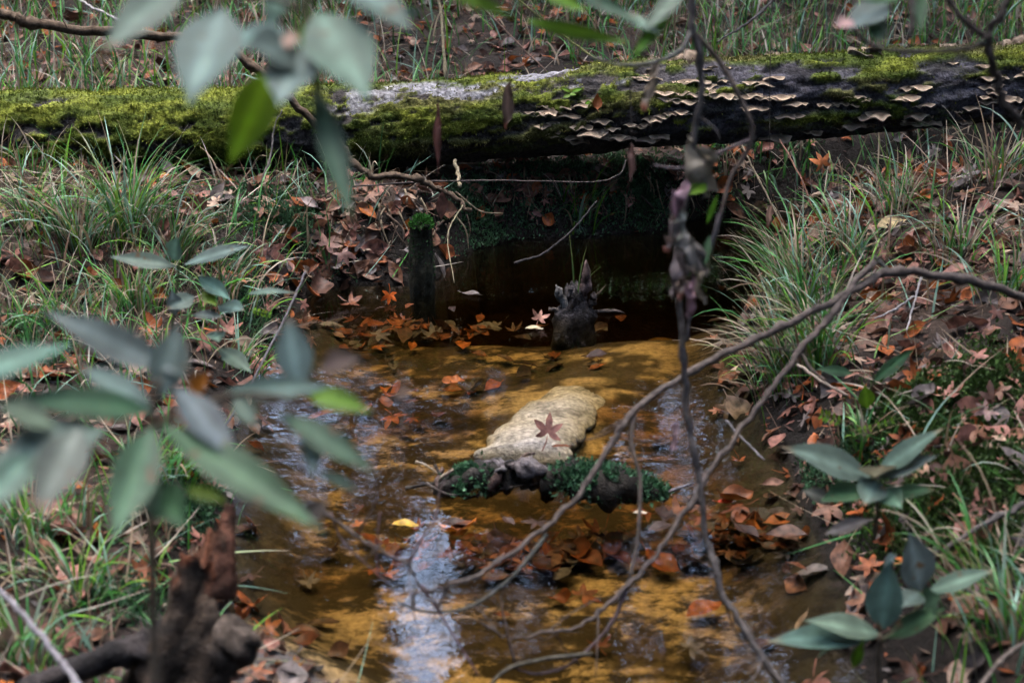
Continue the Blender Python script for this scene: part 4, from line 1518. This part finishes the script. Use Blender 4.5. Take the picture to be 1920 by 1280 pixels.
branch('bare_branch', 'dark forked branch in the upper right corner',
       [(1930, 255, 2.5), (1888, 200, 2.48), (1864, 140, 2.46), (1856, 70, 2.45), (1880, 20, 2.44), (1920, -40, 2.43)], .009, .007, DARK,
       [([(1856, 75, 2.45), (1815, 45, 2.44), (1785, 10, 2.44), (1760, -40, 2.43)], .0065, .005),
        ([(1858, 80, 2.45), (1780, 95, 2.44), (1700, 96, 2.44), (1640, 88, 2.44), (1600, 55, 2.43), (1560, 10, 2.42)], .005, .0035)])
branch('fallen_branch', 'brown fallen branch slanting over the left part of log', 
       [(-60, 0, 5.15), (0, 25, 5.2), (70, 45, 5.25), (190, 60, 5.3), (330, 72, 5.35), (440, 100, 5.4), (560, 200, 5.45), (640, 275, 5.5), (685, 322, 5.52), (760, 330, 5.55), (830, 358, 5.6), (878, 392, 5.62)],
       .024, .012, (.13, .09, .06), [([(690, 322, 5.52), (655, 338, 5.5), (600, 372, 5.5)], .006, .003)])
branch('bare_twig', 'thin branching twigs at lower centre left above the water',
       [(605, 955, 2.7), (660, 1000, 2.7), (720, 1035, 2.7), (765, 1058, 2.7), (785, 1095, 2.7), (830, 1148, 2.7)], .0045, .003, GREY,
       [([(765, 1058, 2.7), (790, 1010, 2.7), (815, 975, 2.71), (825, 920, 2.72), (845, 880, 2.72)], .004, .002),
        ([(710, 1085, 2.7), (706, 1030, 2.7), (712, 960, 2.7)], .003, .002),
        ([(620, 960, 2.7), (640, 1010, 2.7), (690, 1060, 2.7), (730, 1095, 2.7)], .003, .002),
        ([(790, 1095, 2.7), (850, 1190, 2.7), (900, 1270, 2.7)], .003, .002),
        ([(775, 1110, 2.7), (775, 1145, 2.7)], .004, .003)], cat='twig')
STK = 'sticks lying about the banks'
for (lab, pts, r0, r1, cl) in (
        ('thin grey stick leaning out of the left shore', [(572, 512, 4.6), (545, 572, 4.5), (480, 700, 4.2), (395, 842, 3.8)], .005, .0035, (.12, .11, .12)),
        ('pale grey stick in the lower left corner', [(-20, 1090, 2.45), (60, 1170, 2.4), (110, 1235, 2.36), (160, 1300, 2.3)], .0055, .008, (.30, .28, .30)),
        ('pale twig lying on right bank above the arching branch', [(1715, 555, 4.35), (1680, 578, 4.33), (1640, 598, 4.3)], .004, .003, (.36, .33, .32)),
        ('second pale twig dangling below the arching branch on right', [(1728, 520, 4.4), (1716, 560, 4.37), (1700, 622, 4.3)], .0045, .0025, (.40, .37, .36)),
        ('pale broken stick under the right shore tuft', [(1494, 682, 3.95), (1540, 715, 3.9), (1592, 742, 3.85)], .006, .005, (.30, .24, .19)),
        ('grey twig slanting from water beside the right shore', [(1362, 788, 3.75), (1395, 825, 3.7), (1432, 862, 3.65)], .004, .003, (.18, .17, .18)),
        ('grey branch on right bank behind the lower seedling', [(1940, 935, 3.2), (1860, 975, 3.2), (1750, 1042, 3.2)], .009, .006, (.15, .13, .12)),
        ('brown branch lying across the moss at right edge', [(1940, 820, 3.7), (1830, 835, 3.68), (1750, 838, 3.66)], .008, .005, (.13, .10, .085)),
        ('bare twig in the lower right corner', [(1930, 1200, 2.9), (1880, 1235, 2.85), (1830, 1300, 2.8)], .006, .006, (.16, .13, .11)),
        ('curved dark stick reaching from the water under log', [(962, 494, 5.45), (1020, 474, 5.5), (1068, 436, 5.55), (1120, 375, 5.6)], .007, .003, (.05, .045, .045)),
        ('thin horizontal vine strung below the log', [(660, 350, 5.7), (800, 341, 5.7), (960, 338, 5.7), (1110, 341, 5.72), (1160, 328, 5.74), (1175, 300, 5.75)], .004, .003, (.11, .09, .08)),
        ('tan upright stalk behind the log', [(822, -20, 7.2), (830, 60, 7.15), (836, 150, 7.1)], .008, .010, (.32, .27, .17)),
        ('straight brown stem leaning behind the log', [(870, -20, 7.2), (960, 70, 7.1), (1025, 135, 7.0)], .005, .004, (.20, .13, .10)),
        ('olive green stem leaning behind the log', [(960, -10, 7.2), (1060, 70, 7.1), (1160, 140, 6.9)], .006, .005, (.16, .17, .06)),
        ('white stick among grass at top left', [(140, -5, 7.9), (180, 18, 7.8), (225, 38, 7.7)], .010, .007, (.46, .43, .42)),
        ('tan upright stalk under the log', [(852, 300, 6.0), (860, 330, 5.95), (862, 352, 5.9)], .009, .008, (.34, .28, .18)),
        ('pale straw hanging to the dark water under log', [(868, 385, 5.55), (840, 440, 5.5), (852, 530, 5.4)], .003, .002, (.42, .36, .22)),
        ('forked pale twig standing before the left log', [(490, 345, 5.7), (508, 290, 5.7), (514, 240, 5.7), (530, 205, 5.7)], .006, .003, (.24, .21, .19)),
        ('grey branch among the grass behind the log on right', [(1460, -10, 7.0), (1420, 30, 6.9), (1385, 55, 6.8), (1345, 78, 6.7)], .009, .005, (.09, .085, .08)),
        ('reddish stem leaning from right bank towards the log', [(1462, 262, 5.7), (1500, 330, 5.5), (1530, 400, 5.4), (1600, 480, 5.0)], .004, .003, (.20, .10, .07)),
        ('pale bent straw over the dark water at right', [(1392, 272, 5.6), (1430, 350, 5.5), (1480, 440, 5.4), (1570, 540, 5.0)], .004, .003, (.30, .24, .16))):
    branch('stick', lab, pts, r0, r1, cl, cat='stick', group=STK)

# ------------------------------------------------------------------ plants with broad leaves
leaf_no = [0]
UPV = np.array([0, 0, 1.0])


def add_leaf(parent, b, t, wpx, s0, s1, colour, face=.75, fold=.22, droop=.06, name='leaf', shape=.85, curl=0.0, crumple=0.0):
    A, B = P(b[0], b[1], s0), P(t[0], t[1], s1)
    mid = (A + B) / 2
    tc = CAM - mid
    tc /= np.linalg.norm(tc)
    leaf_no[0] += 1
    f = tc * (1 - face * .5) + UPV * face + rng.normal(0, .12, 3)
    ax = (B - A) / np.linalg.norm(B - A)
    fn_ = f - ax * (f @ ax)
    fn_ /= np.linalg.norm(fn_)
    vis = max(.45, abs(fn_ @ tc))
    V, F = broad_leaf(A, B, wpx * (s0 + s1) / 2 / FPX / vis * .84, f, fold, droop, curl, leaf_no[0], shape=shape, crumple=crumple)
    cv = np.ones((13, 5, 3)) * rng.uniform(.9, 1.1, (13, 5, 1))
    cv[:, 2] *= 1.9                                    # paler midrib
    cv[11:] *= np.array([1.5, .85, .7]) if rng.random() < .3 else 1
    o = obj(name, V, F, M_PLANT, parent, col=cv.reshape(-1, 3))
    o.color = (*[c * rng.uniform(.85, 1.18) for c in colour], 1)
    return o


def add_stem(parent, pts, r0, r1, colour, name='stem'):
    path = px_path(pts, 6)
    V, F = tube(path, np.linspace(r0, r1, len(path)), 8, .12, pts[0][0])
    o = obj(name, V, F, M_TWIG, parent)
    o.color = (*colour, 1)
    return o


LG = (.115, .180, .145)      # blue-green
MG = (.060, .118, .066)
YG = (.12, .23, .015)
DG = (.035, .085, .035)
BR = (.20, .13, .11)
OR = (.42, .11, .02)
STEM = (.13, .10, .07)

# blurred shrub at lower left
s = 1.5
sh = thing('broadleaf_shrub', 'out-of-focus broad-leaved shrub in the left foreground', 'shrub', (P(300, 1420, s)[0], P(300, 1420, s)[1], .05))
add_stem(sh, [(300, 1500, s), (292, 1300, s), (285, 1050, s), (288, 900, s), (285, 770, s), (300, 710, s)], .006, .003, STEM)
add_stem(sh, [(285, 800, s), (350, 770, s), (440, 740, s + .02), (520, 745, s + .03), (600, 770, s + .05)], .004, .002, STEM)
add_stem(sh, [(290, 900, s), (200, 860, s - .03), (120, 800, s - .05)], .004, .002, STEM)
for (b, t, wp, s0, s1, cl, fc) in (
        ((335, 700), (75, 575), 62, 1.50, 1.58, LG, .55), ((300, 745), (335, 605), 88, 1.5, 1.52, LG, .95), ((-70, 715), (138, 638), 58, 1.4, 1.45, LG, 1.0),
        ((285, 775), (150, 678), 62, 1.48, 1.5, LG, .95), ((285, 770), (15, 742), 70, 1.48, 1.42, MG, .6), ((285, 800), (212, 1005), 82, 1.46, 1.36, MG, .6),
        ((200, 805), (-30, 870), 95, 1.45, 1.38, LG, .7), ((150, 800), (70, 955), 85, 1.42, 1.34, LG, .75), ((300, 795), (612, 990), 74, 1.46, 1.36, MG, .65),
        ((330, 725), (445, 862), 62, 1.48, 1.42, LG, .6), ((560, 735), (540, 588), 78, 1.55, 1.58, LG, 1.0), ((425, 735), (625, 722), 52, 1.53, 1.55, LG, .7),
        ((570, 735), (700, 770), 46, 1.55, 1.53, YG, .5), ((525, 775), (708, 884), 52, 1.54, 1.48, MG, .6), ((585, 790), (588, 890), 46, 1.54, 1.5, LG, .95),
        ((600, 885), (668, 918), 24, 1.52, 1.5, LG, .9), ((285, 905), (345, 985), 60, 1.46, 1.4, DG, .4), ((350, 915), (425, 940), 30, 1.5, 1.48, YG, .5),
        ((0, 760), (110, 800), 60, 1.4, 1.42, LG, .8), ((440, 745), (480, 800), 40, 1.52, 1.5, LG, .7), ((60, 850), (-40, 960), 70, 1.4, 1.34, LG, .7)):
    add_leaf(sh, b, t, wp, s0, s1, cl, fc)
for (b, t, wp, cl) in (((360, 742), (388, 700), 32, OR), ((340, 800), (355, 760), 26, OR), ((600, 690), (672, 668), 46, BR), ((575, 985), (612, 935), 40, BR), ((740, 745), (768, 735), 22, BR)):
    add_leaf(sh, b, t, wp, 1.5, 1.48, cl, .5, .4, .15, 'withered_leaf')

# hanging leafy branch at the top
s = 1.5
tb = thing('leafy_branch', 'out-of-focus leafy branch hanging from the top left', 'branch', tuple(P(590, 300, s)))
add_stem(tb, [(560, -140, s), (575, 0, s), (580, 100, s), (596, 170, s), (600, 200, s)], .005, .003, (.11, .13, .05))
add_stem(tb, [(575, 20, s), (480, -10, s), (400, 0, s), (330, -30, s)], .003, .002, STEM)
add_stem(tb, [(575, 0, s), (660, -20, s), (760, -30, s + .03), (900, -10, s + .1), (1010, 30, s + .15)], .003, .002, STEM)
for (b, t, wp, s0, s1, cl, fc) in (
        ((350, -45), (190, 92), 70, 1.5, 1.42, LG, .8), ((420, 15), (352, 188), 100, 1.48, 1.4, LG, 1.0), ((420, 70), (565, 78), 56, 1.5, 1.48, LG, .9),
        ((570, 110), (465, 80), 60, 1.5, 1.44, LG, .8), ((575, 90), (520, 190), 62, 1.5, 1.42, LG, .85), ((595, 20), (690, 178), 98, 1.5, 1.42, LG, 1.0), ((510, 130), (432, 305), 94, 1.55, 1.52, (.24, .40, .015), -.3),  # the yellow-green leaf's colour is brightened to look backlit
        ((590, 160), (662, 412), 50, 1.5, 1.42, MG, .55), ((640, -40), (775, 52), 60, 1.5, 1.46, LG, .9), ((560, 40), (600, 150), 34, 1.52, 1.5, YG, .1),
        ((540, -40), (500, 60), 50, 1.52, 1.5, LG, .8), ((820, -30), (965, 32), 34, 1.62, 1.6, YG, .2), ((700, 30), (800, 20), 30, 1.6, 1.6, MG, .4)):
    add_leaf(tb, b, t, wp, s0, s1, cl, fc, .15)
add_leaf(tb, (528, 78), (562, 72), 36, 1.46, 1.455, (.40, .28, .2), .8, name='withered_leaf')
tb2 = thing('leafy_branch', 'bright green blurred leafy twig at the top centre', 'branch', tuple(P(1200, 110, 2.0)))
add_stem(tb2, [(1320, -80, 2.0), (1250, 0, 2.0), (1215, 70, 2.0), (1195, 110, 2.0)], .003, .002, (.10, .13, .05))
add_stem(tb2, [(1250, 0, 2.0), (1120, -20, 2.0), (1000, 35, 2.0)], .003, .0015, (.10, .13, .05))
for (b, t, wp, cl, fc) in (((985, 38), (1180, 82), 34, YG, .0), ((1262, 10), (1185, 108), 32, YG, .1), ((1290, -30), (1205, 60), 34, LG, .9), ((1070, -20), (1200, 40), 30, MG, .3), ((1150, 20), (1240, 60), 26, LG, .9), ((1010, -20), (1100, 20), 30, YG, .1)):
    add_leaf(tb2, b, t, wp, 2.0, 1.97, cl, fc, .15)
tb3 = thing('leafy_branch', 'blurred twig with one pale leaf at the top right', 'branch', tuple(P(1640, 90, 2.1)))
add_stem(tb3, [(1700, -80, 2.1), (1712, 20, 2.1), (1706, 70, 2.1)], .005, .004, (.16, .14, .13))
add_stem(tb3, [(1705, -60, 2.1), (1680, 0, 2.1), (1645, 40, 2.1)], .003, .002, STEM)
for (b, t, wp, cl, fc) in (((1665, 5), (1590, 52), 46, LG, 1.0), ((1640, 25), (1650, 85), 36, DG, .2), ((1700, -10), (1600, -5), 30, DG, .3), ((1730, -20), (1725, 60), 26, DG, .2)):
    add_leaf(tb3, b, t, wp, 2.1, 2.07, cl, fc, .15)
add_leaf(tb3, (1600, 40), (1568, 50), 26, 2.06, 2.05, (.35, .25, .19), .9, name='withered_leaf')

# dead leaves hanging on the vine, and single dangling leaves
for (b, t, wp) in (((1300, 270), (1325, 345), 46), ((1285, 340), (1262, 400), 34), ((1283, 395), (1262, 460), 36), ((1280, 430), (1300, 500), 34), ((1285, 465), (1262, 545), 38),
                   ((1300, 455), (1325, 510), 30), ((1290, 500), (1270, 560), 32), ((1310, 480), (1318, 560), 30), ((1262, 400), (1250, 470), 26), ((1296, 520), (1300, 590), 26), ((1235, 110), (1212, 200), 26), ((1270, 790), (1262, 840), 14)):
    add_leaf(vine, b, t, wp * .8, 2.78, 2.76, (.23, .18, .165), .5, .9, .35, 'withered_leaf', curl=.5, crumple=1.5)
for (b, t, wp, cl) in (((1325, 345), (1290, 365), 24, YG), ((1325, 420), (1345, 365), 14, YG), ((1330, 440), (1322, 500), 18, DG)):
    add_leaf(vine, b, t, wp, 2.78, 2.76, cl, .4)
for (lab, b, t, wp, cl, sd_) in (('shrivelled dark red leaf dangling before the log centre', (822, 195), (822, 325), 18, (.085, .038, .034), 3.4),
                                 ('curled brown leaf dangling before the log', (955, 155), (950, 242), 24, (.075, .05, .048), 3.4),
                                 ('brown leaf dangling below the shelf fungi', (1185, 268), (1182, 340), 18, (.13, .075, .065), 3.4),
                                 ('small withered leaf dangling over dark water at right', (1446, 385), (1440, 428), 14, (.17, .10, .07), 4.6)):
    d = thing('dangling_leaf', lab, 'leaf', tuple(P(t[0], t[1], sd_)))
    add_leaf(d, b, t, wp, sd_, sd_, cl, .3, .8, .1, 'blade', curl=.5, crumple=.7)
    add_stem(d, [(b[0] + 4, -60, sd_), (b[0] - 3, b[1] * .5, sd_), (b[0], b[1], sd_)], .0012, .001, DARK, 'stalk')

# seedlings
sg = thing('seedling', 'slender seedling with long leaves on left bank behind shrub', 'seedling', tuple(ground_at(320, 690)))
add_stem(sg, [(312, 720, 3.4), (322, 620, 3.35), (332, 540, 3.32), (335, 490, 3.3)], .003, .002, (.10, .12, .06))
add_stem(sg, [(322, 620, 3.35), (370, 580, 3.33), (420, 570, 3.32)], .002, .001, (.10, .12, .06))
for (b, t, wp, cl, fc) in (((332, 500), (205, 478), 36, LG, .8), ((343, 497), (470, 456), 26, LG, .9), ((325, 488), (332, 445), 32, LG, .8), ((372, 518), (432, 560), 30, LG, .6), ((462, 550), (556, 545), 14, LG, .9),
                           ((410, 574), (458, 580), 24, LG, 1.0), ((365, 555), (312, 578), 36, LG, .7), ((330, 590), (322, 545), 30, LG, .8), ((402, 620), (410, 640), 22, LG, .9), ((410, 652), (472, 696), 34, LG, .8), ((325, 782), (372, 792), 22, LG, .8), ((380, 545), (405, 572), 20, YG, .3), ((360, 590), (420, 592), 16, LG, .8)):
    add_leaf(sg, b, t, wp, 3.3, 3.26, cl, fc)
g1 = ground_at(1650, 1000)
s1 = thing('seedling', 'upper right seedling with a pinkish centre above the water edge', 'seedling', tuple(g1))
add_stem(s1, [(1640, 1010, 2.95), (1645, 950, 2.9), (1640, 890, 2.88)], .004, .003, (.14, .12, .08))
for (b, t, wp, cl, fc) in (((1632, 895), (1468, 832), 56, LG, .8), ((1640, 892), (1768, 798), 44, LG, .7), ((1648, 895), (1755, 852), 38, LG, .8), ((1640, 895), (1655, 870), 40, (.2, .17, .14), .9),
                           ((1628, 915), (1540, 935), 36, MG, .7), ((1645, 900), (1620, 945), 44, LG, .8), ((1660, 930), (1752, 915), 32, MG, .7), ((1650, 915), (1690, 950), 40, LG, .7)):
    add_leaf(s1, b, t, wp, 2.88, 2.82, cl, fc)
for (b, t, wp) in (((1560, 940), (1505, 918), 28), ((1545, 1002), (1642, 968), 30)):
    add_leaf(s1, b, t, wp, 2.86, 2.84, (.25, .19, .165), .8, name='withered_leaf')
g2 = ground_at(1650, 1270)
s2 = thing('seedling', 'lower right seedling with large grey-green leaves', 'seedling', tuple(g2))
add_stem(s2, [(1650, 1300, 2.72), (1648, 1240, 2.7), (1650, 1190, 2.68)], .006, .004, (.13, .10, .07))
add_stem(s2, [(1655, 1200, 2.68), (1700, 1160, 2.7), (1735, 1118, 2.72), (1720, 1105, 2.72)], .003, .002, (.11, .11, .06))
for (b, t, wp, cl, fc) in (((1650, 1192), (1438, 1196), 54, LG, .85), ((1655, 1190), (1508, 1158), 44, LG, .8), ((1652, 1182), (1668, 1052), 76, LG, .75), ((1725, 1108), (1708, 998), 68, LG, .95),
                           ((1735, 1112), (1868, 1064), 42, LG, .8), ((1665, 1195), (1772, 1136), 46, MG, .5), ((1733, 1135), (1762, 1118), 40, MG, .5), ((1725, 1110), (1690, 1135), 34, LG, .9),
                           ((1655, 1070), (1680, 1040), 24, LG, .7), ((1535, 1228), (1560, 1212), 18, LG, .9), ((1600, 1250), (1618, 1200), 18, YG, .2)):
    add_leaf(s2, b, t, wp, 2.7, 2.66, cl, fc)
g3 = ground_at(1640, 760)
s3 = thing('seedling', 'small sprout with dark and bright green leaves above the right shore', 'seedling', tuple(g3))
add_stem(s3, [(1640, 765, 3.5), (1632, 740, 3.45), (1640, 710, 3.42)], .002, .0015, (.1, .1, .05))
for (b, t, wp, cl) in (((1636, 716), (1715, 652), 30, DG), ((1625, 765), (1622, 722), 34, YG), ((1600, 700), (1530, 690), 22, DG)):
    add_leaf(s3, b, t, wp, 3.42, 3.4, cl, .4)
g4 = ground_at(1122, 200)
lc_, lr_, _, ls_ = log_c(np.array(1075.0))
s4 = thing('seedling', 'tiny bright green sprout growing on the log', 'seedling', tuple(P(1070, 185, 5.98)))
for (b, t, wp, cl) in (((1070, 172), (1052, 165), 8, YG), ((1072, 172), (1092, 166), 9, YG), ((1070, 178), (1055, 183), 9, YG), ((1098, 195), (1108, 190), 8, YG), ((1068, 176), (1080, 178), 8, YG)):
    add_leaf(s4, b, t, wp, 5.98, 5.97, cl, .5)
add_stem(s4, [(1070, 192, 5.99), (1070, 175, 5.98)], .0015, .001, (.1, .2, .05))


def fern(px, py, pts, s_, lab, n=7, wl=14):
    f = thing('fern_frond', lab, 'fern', tuple(P(px, py, s_)))
    add_stem(f, [(a, b, s_) for a, b in pts], .0014, .0008, (.12, .18, .05), 'stalk')
    path = smooth_path([(a, b) for a, b in pts], 8)
    for k in range(n):
        i = int((k + 1) / (n + 1) * (len(path) - 1))
        d = path[min(i + 1, len(path) - 1)] - path[i - 1]
        d /= np.linalg.norm(d)
        for sg_ in (-1, 1):
            e_ = np.array([-d[1], d[0]]) * sg_ * wl * (1 - .5 * abs(k / n - .4)) + d * 5
            add_leaf(f, path[i], path[i] + e_, 7, s_, s_, YG, .5, .1, .02, 'leaflet')


fern(1560, 790, [(1580, 792), (1555, 782), (1535, 775)], 3.6, 'little yellow-green fern frond under the right shore tuft', 5, 14)
fern(1650, 800, [(1600, 808), (1640, 800), (1690, 782)], 3.55, 'little fern frond between the shore tuft and moss mound', 6, 8)
fern(490, 590, [(470, 580), (490, 586), (512, 592)], 4.2, 'tiny bright fern frond on the left shore', 5, 8)

# ------------------------------------------------------------------ leaves one can point to
def special(label, px, py, s_, size_px, colour, shape, up, yaw, name='fallen_leaf'):
    me = SHAPE_ME[shape]
    o = link(name, me)
    pos = P(px, py, s_)
    up = np.array(up, float)
    up /= np.linalg.norm(up)
    r = np.array([math.cos(yaw), math.sin(yaw) * .3, math.sin(yaw)])
    y_ = r - up * (r @ up)
    y_ /= np.linalg.norm(y_)
    x_ = np.cross(y_, up)
    k = size_px / 2 * s_ / FPX
    o.matrix_world = Matrix(((x_[0], y_[0], up[0], pos[0]), (x_[1], y_[1], up[1], pos[1]), (x_[2], y_[2], up[2], pos[2]), (0, 0, 0, 1))) @ Matrix.Diagonal((k, k, k, 1))
    o.color = (*colour, 1)
    return tag(o, label, 'leaf')


def depth_of(q):
    return float((q - CAM) @ FW)


special('large pinkish brown star leaf standing on the sunken log', 1027, 812, depth_of(water_at(1027, 830, .03)) - .02, 78, (.26, .12, .10), 1, (0, -.8, .5), 1.4)
special('bright orange star leaf caught on grass before the dark gap', 1537, 308, 5.5, 56, (.50, .16, .05), 3, (.3, -.9, .25), 2.0)
special('bright orange leaf standing at the foot of the mossy post', 730, 552, depth_of(water_at(730, 565)), 44, (.62, .12, .015), 4, (.1, -.9, .3), 4.6)
special('yellow and red star leaf on the mud at the bottom', 540, 1266, depth_of(water_at(540, 1266, .02)), 80, (.48, .20, .015), 0, (0, -.2, 1), 1.4)
special('orange brown leaf by the broken stump', 262, 1072, depth_of(ground_at(262, 1075)) - .03, 84, (.42, .14, .06), 5, (.2, -.6, .7), .3)
special('tan star leaf on the bank above the seedling', 1735, 893, depth_of(ground_at(1735, 895)) - .02, 62, (.50, .30, .19), 2, (0, -.6, .8), 2.2)
special('pale yellow leaf on the upper right bank', 1672, 420, depth_of(ground_at(1672, 425)) - .03, 74, (.58, .44, .22), 10, (0, -.5, .8), .4)
special('large dark red-brown leaf on the left bank edge', 505, 468, depth_of(ground_at(505, 475)) - .05, 84, (.15, .065, .05), 6, (.2, -.7, .6), 4.4)
special('orange leaf hanging at the left bank edge', 555, 492, depth_of(ground_at(555, 500)) - .05, 44, (.44, .13, .03), 7, (.1, -1, .1), 4.7)
special('curled brown leaf in the pile above the left water', 612, 462, depth_of(ground_at(612, 470)) - .06, 66, (.24, .12, .09), 8, (.1, -.6, .6), 1.0)
special('brown leaf overhanging the left water edge', 640, 482, depth_of(ground_at(640, 490)) - .06, 60, (.21, .11, .09), 3, (.2, -.5, .7), 5.2)
special('rosy tan leaf on the water beside the stub', 1010, 598, depth_of(water_at(1010, 600, .02)), 46, (.40, .20, .14), 5, (.1, -.7, .6), 1.2)
special('cream leaf floating beside the stub', 1002, 617, depth_of(water_at(1002, 617, .006)), 38, (.60, .50, .30), 11, (0, 0, 1), .2)
special('small orange brown leaf standing on the log', 1117, 190, 6.0, 34, (.32, .10, .03), 12, (.5, -.8, 0), 1.6)
special('brown hanging leaf beside the mossy post', 828, 385, 5.6, 60, (.16, .075, .055), 13, (.2, -1, .1), 4.7)
special('pale brown leaf below the log', 580, 380, depth_of(ground_at(580, 385)) - .04, 46, (.36, .28, .26), 14, (0, -.7, .6), 2.6)
special('grey brown leaf propped against the log bottom', 408, 362, 5.75, 56, (.20, .165, .15), 10, (0, -.9, .4), 1.0)
special('pinkish star leaf low on the right bank', 1850, 770 + 0, depth_of(ground_at(1850, 790)) - .04, 66, (.30, .18, .16), 6, (.1, -.6, .7), 3.6)
special('brown star leaf right of the lower seedling', 1830, 1095, depth_of(ground_at(1830, 1100)) - .03, 60, (.26, .16, .14), 4, (.1, -.6, .7), 4.2)
special('curled brown leaf floating by the right shore', 1450, 905, depth_of(water_at(1450, 915, .01)), 52, (.23, .12, .08), 13, (.2, -.5, .8), .3)
special('scarlet leaf in the wet pack by the right shore', 1362, 942, depth_of(water_at(1362, 942, .004)), 46, (.50, .05, .01), 10, (0, 0, 1), .1)
special('yellow leaf in the wet pack below the driftwood', 760, 985, depth_of(water_at(760, 985, .003)), 56, (.55, .33, .04), 11, (0, 0, 1), -.2)
special('second yellow leaf in the wet pack below the driftwood', 1095, 953, depth_of(water_at(1095, 953, .004)), 40, (.62, .42, .10), 12, (0, 0, 1), .2)
special('cream leaf floating left of the lower twig', 1200, 962, depth_of(water_at(1200, 962, .005)), 30, (.62, .52, .40), 11, (0, 0, 1), .3)
special('deep orange sunken leaf mass below the driftwood', 850, 1000, depth_of(water_at(850, 1000, -.01)), 110, (.45, .13, .01), 0, (0, 0, 1), .8)
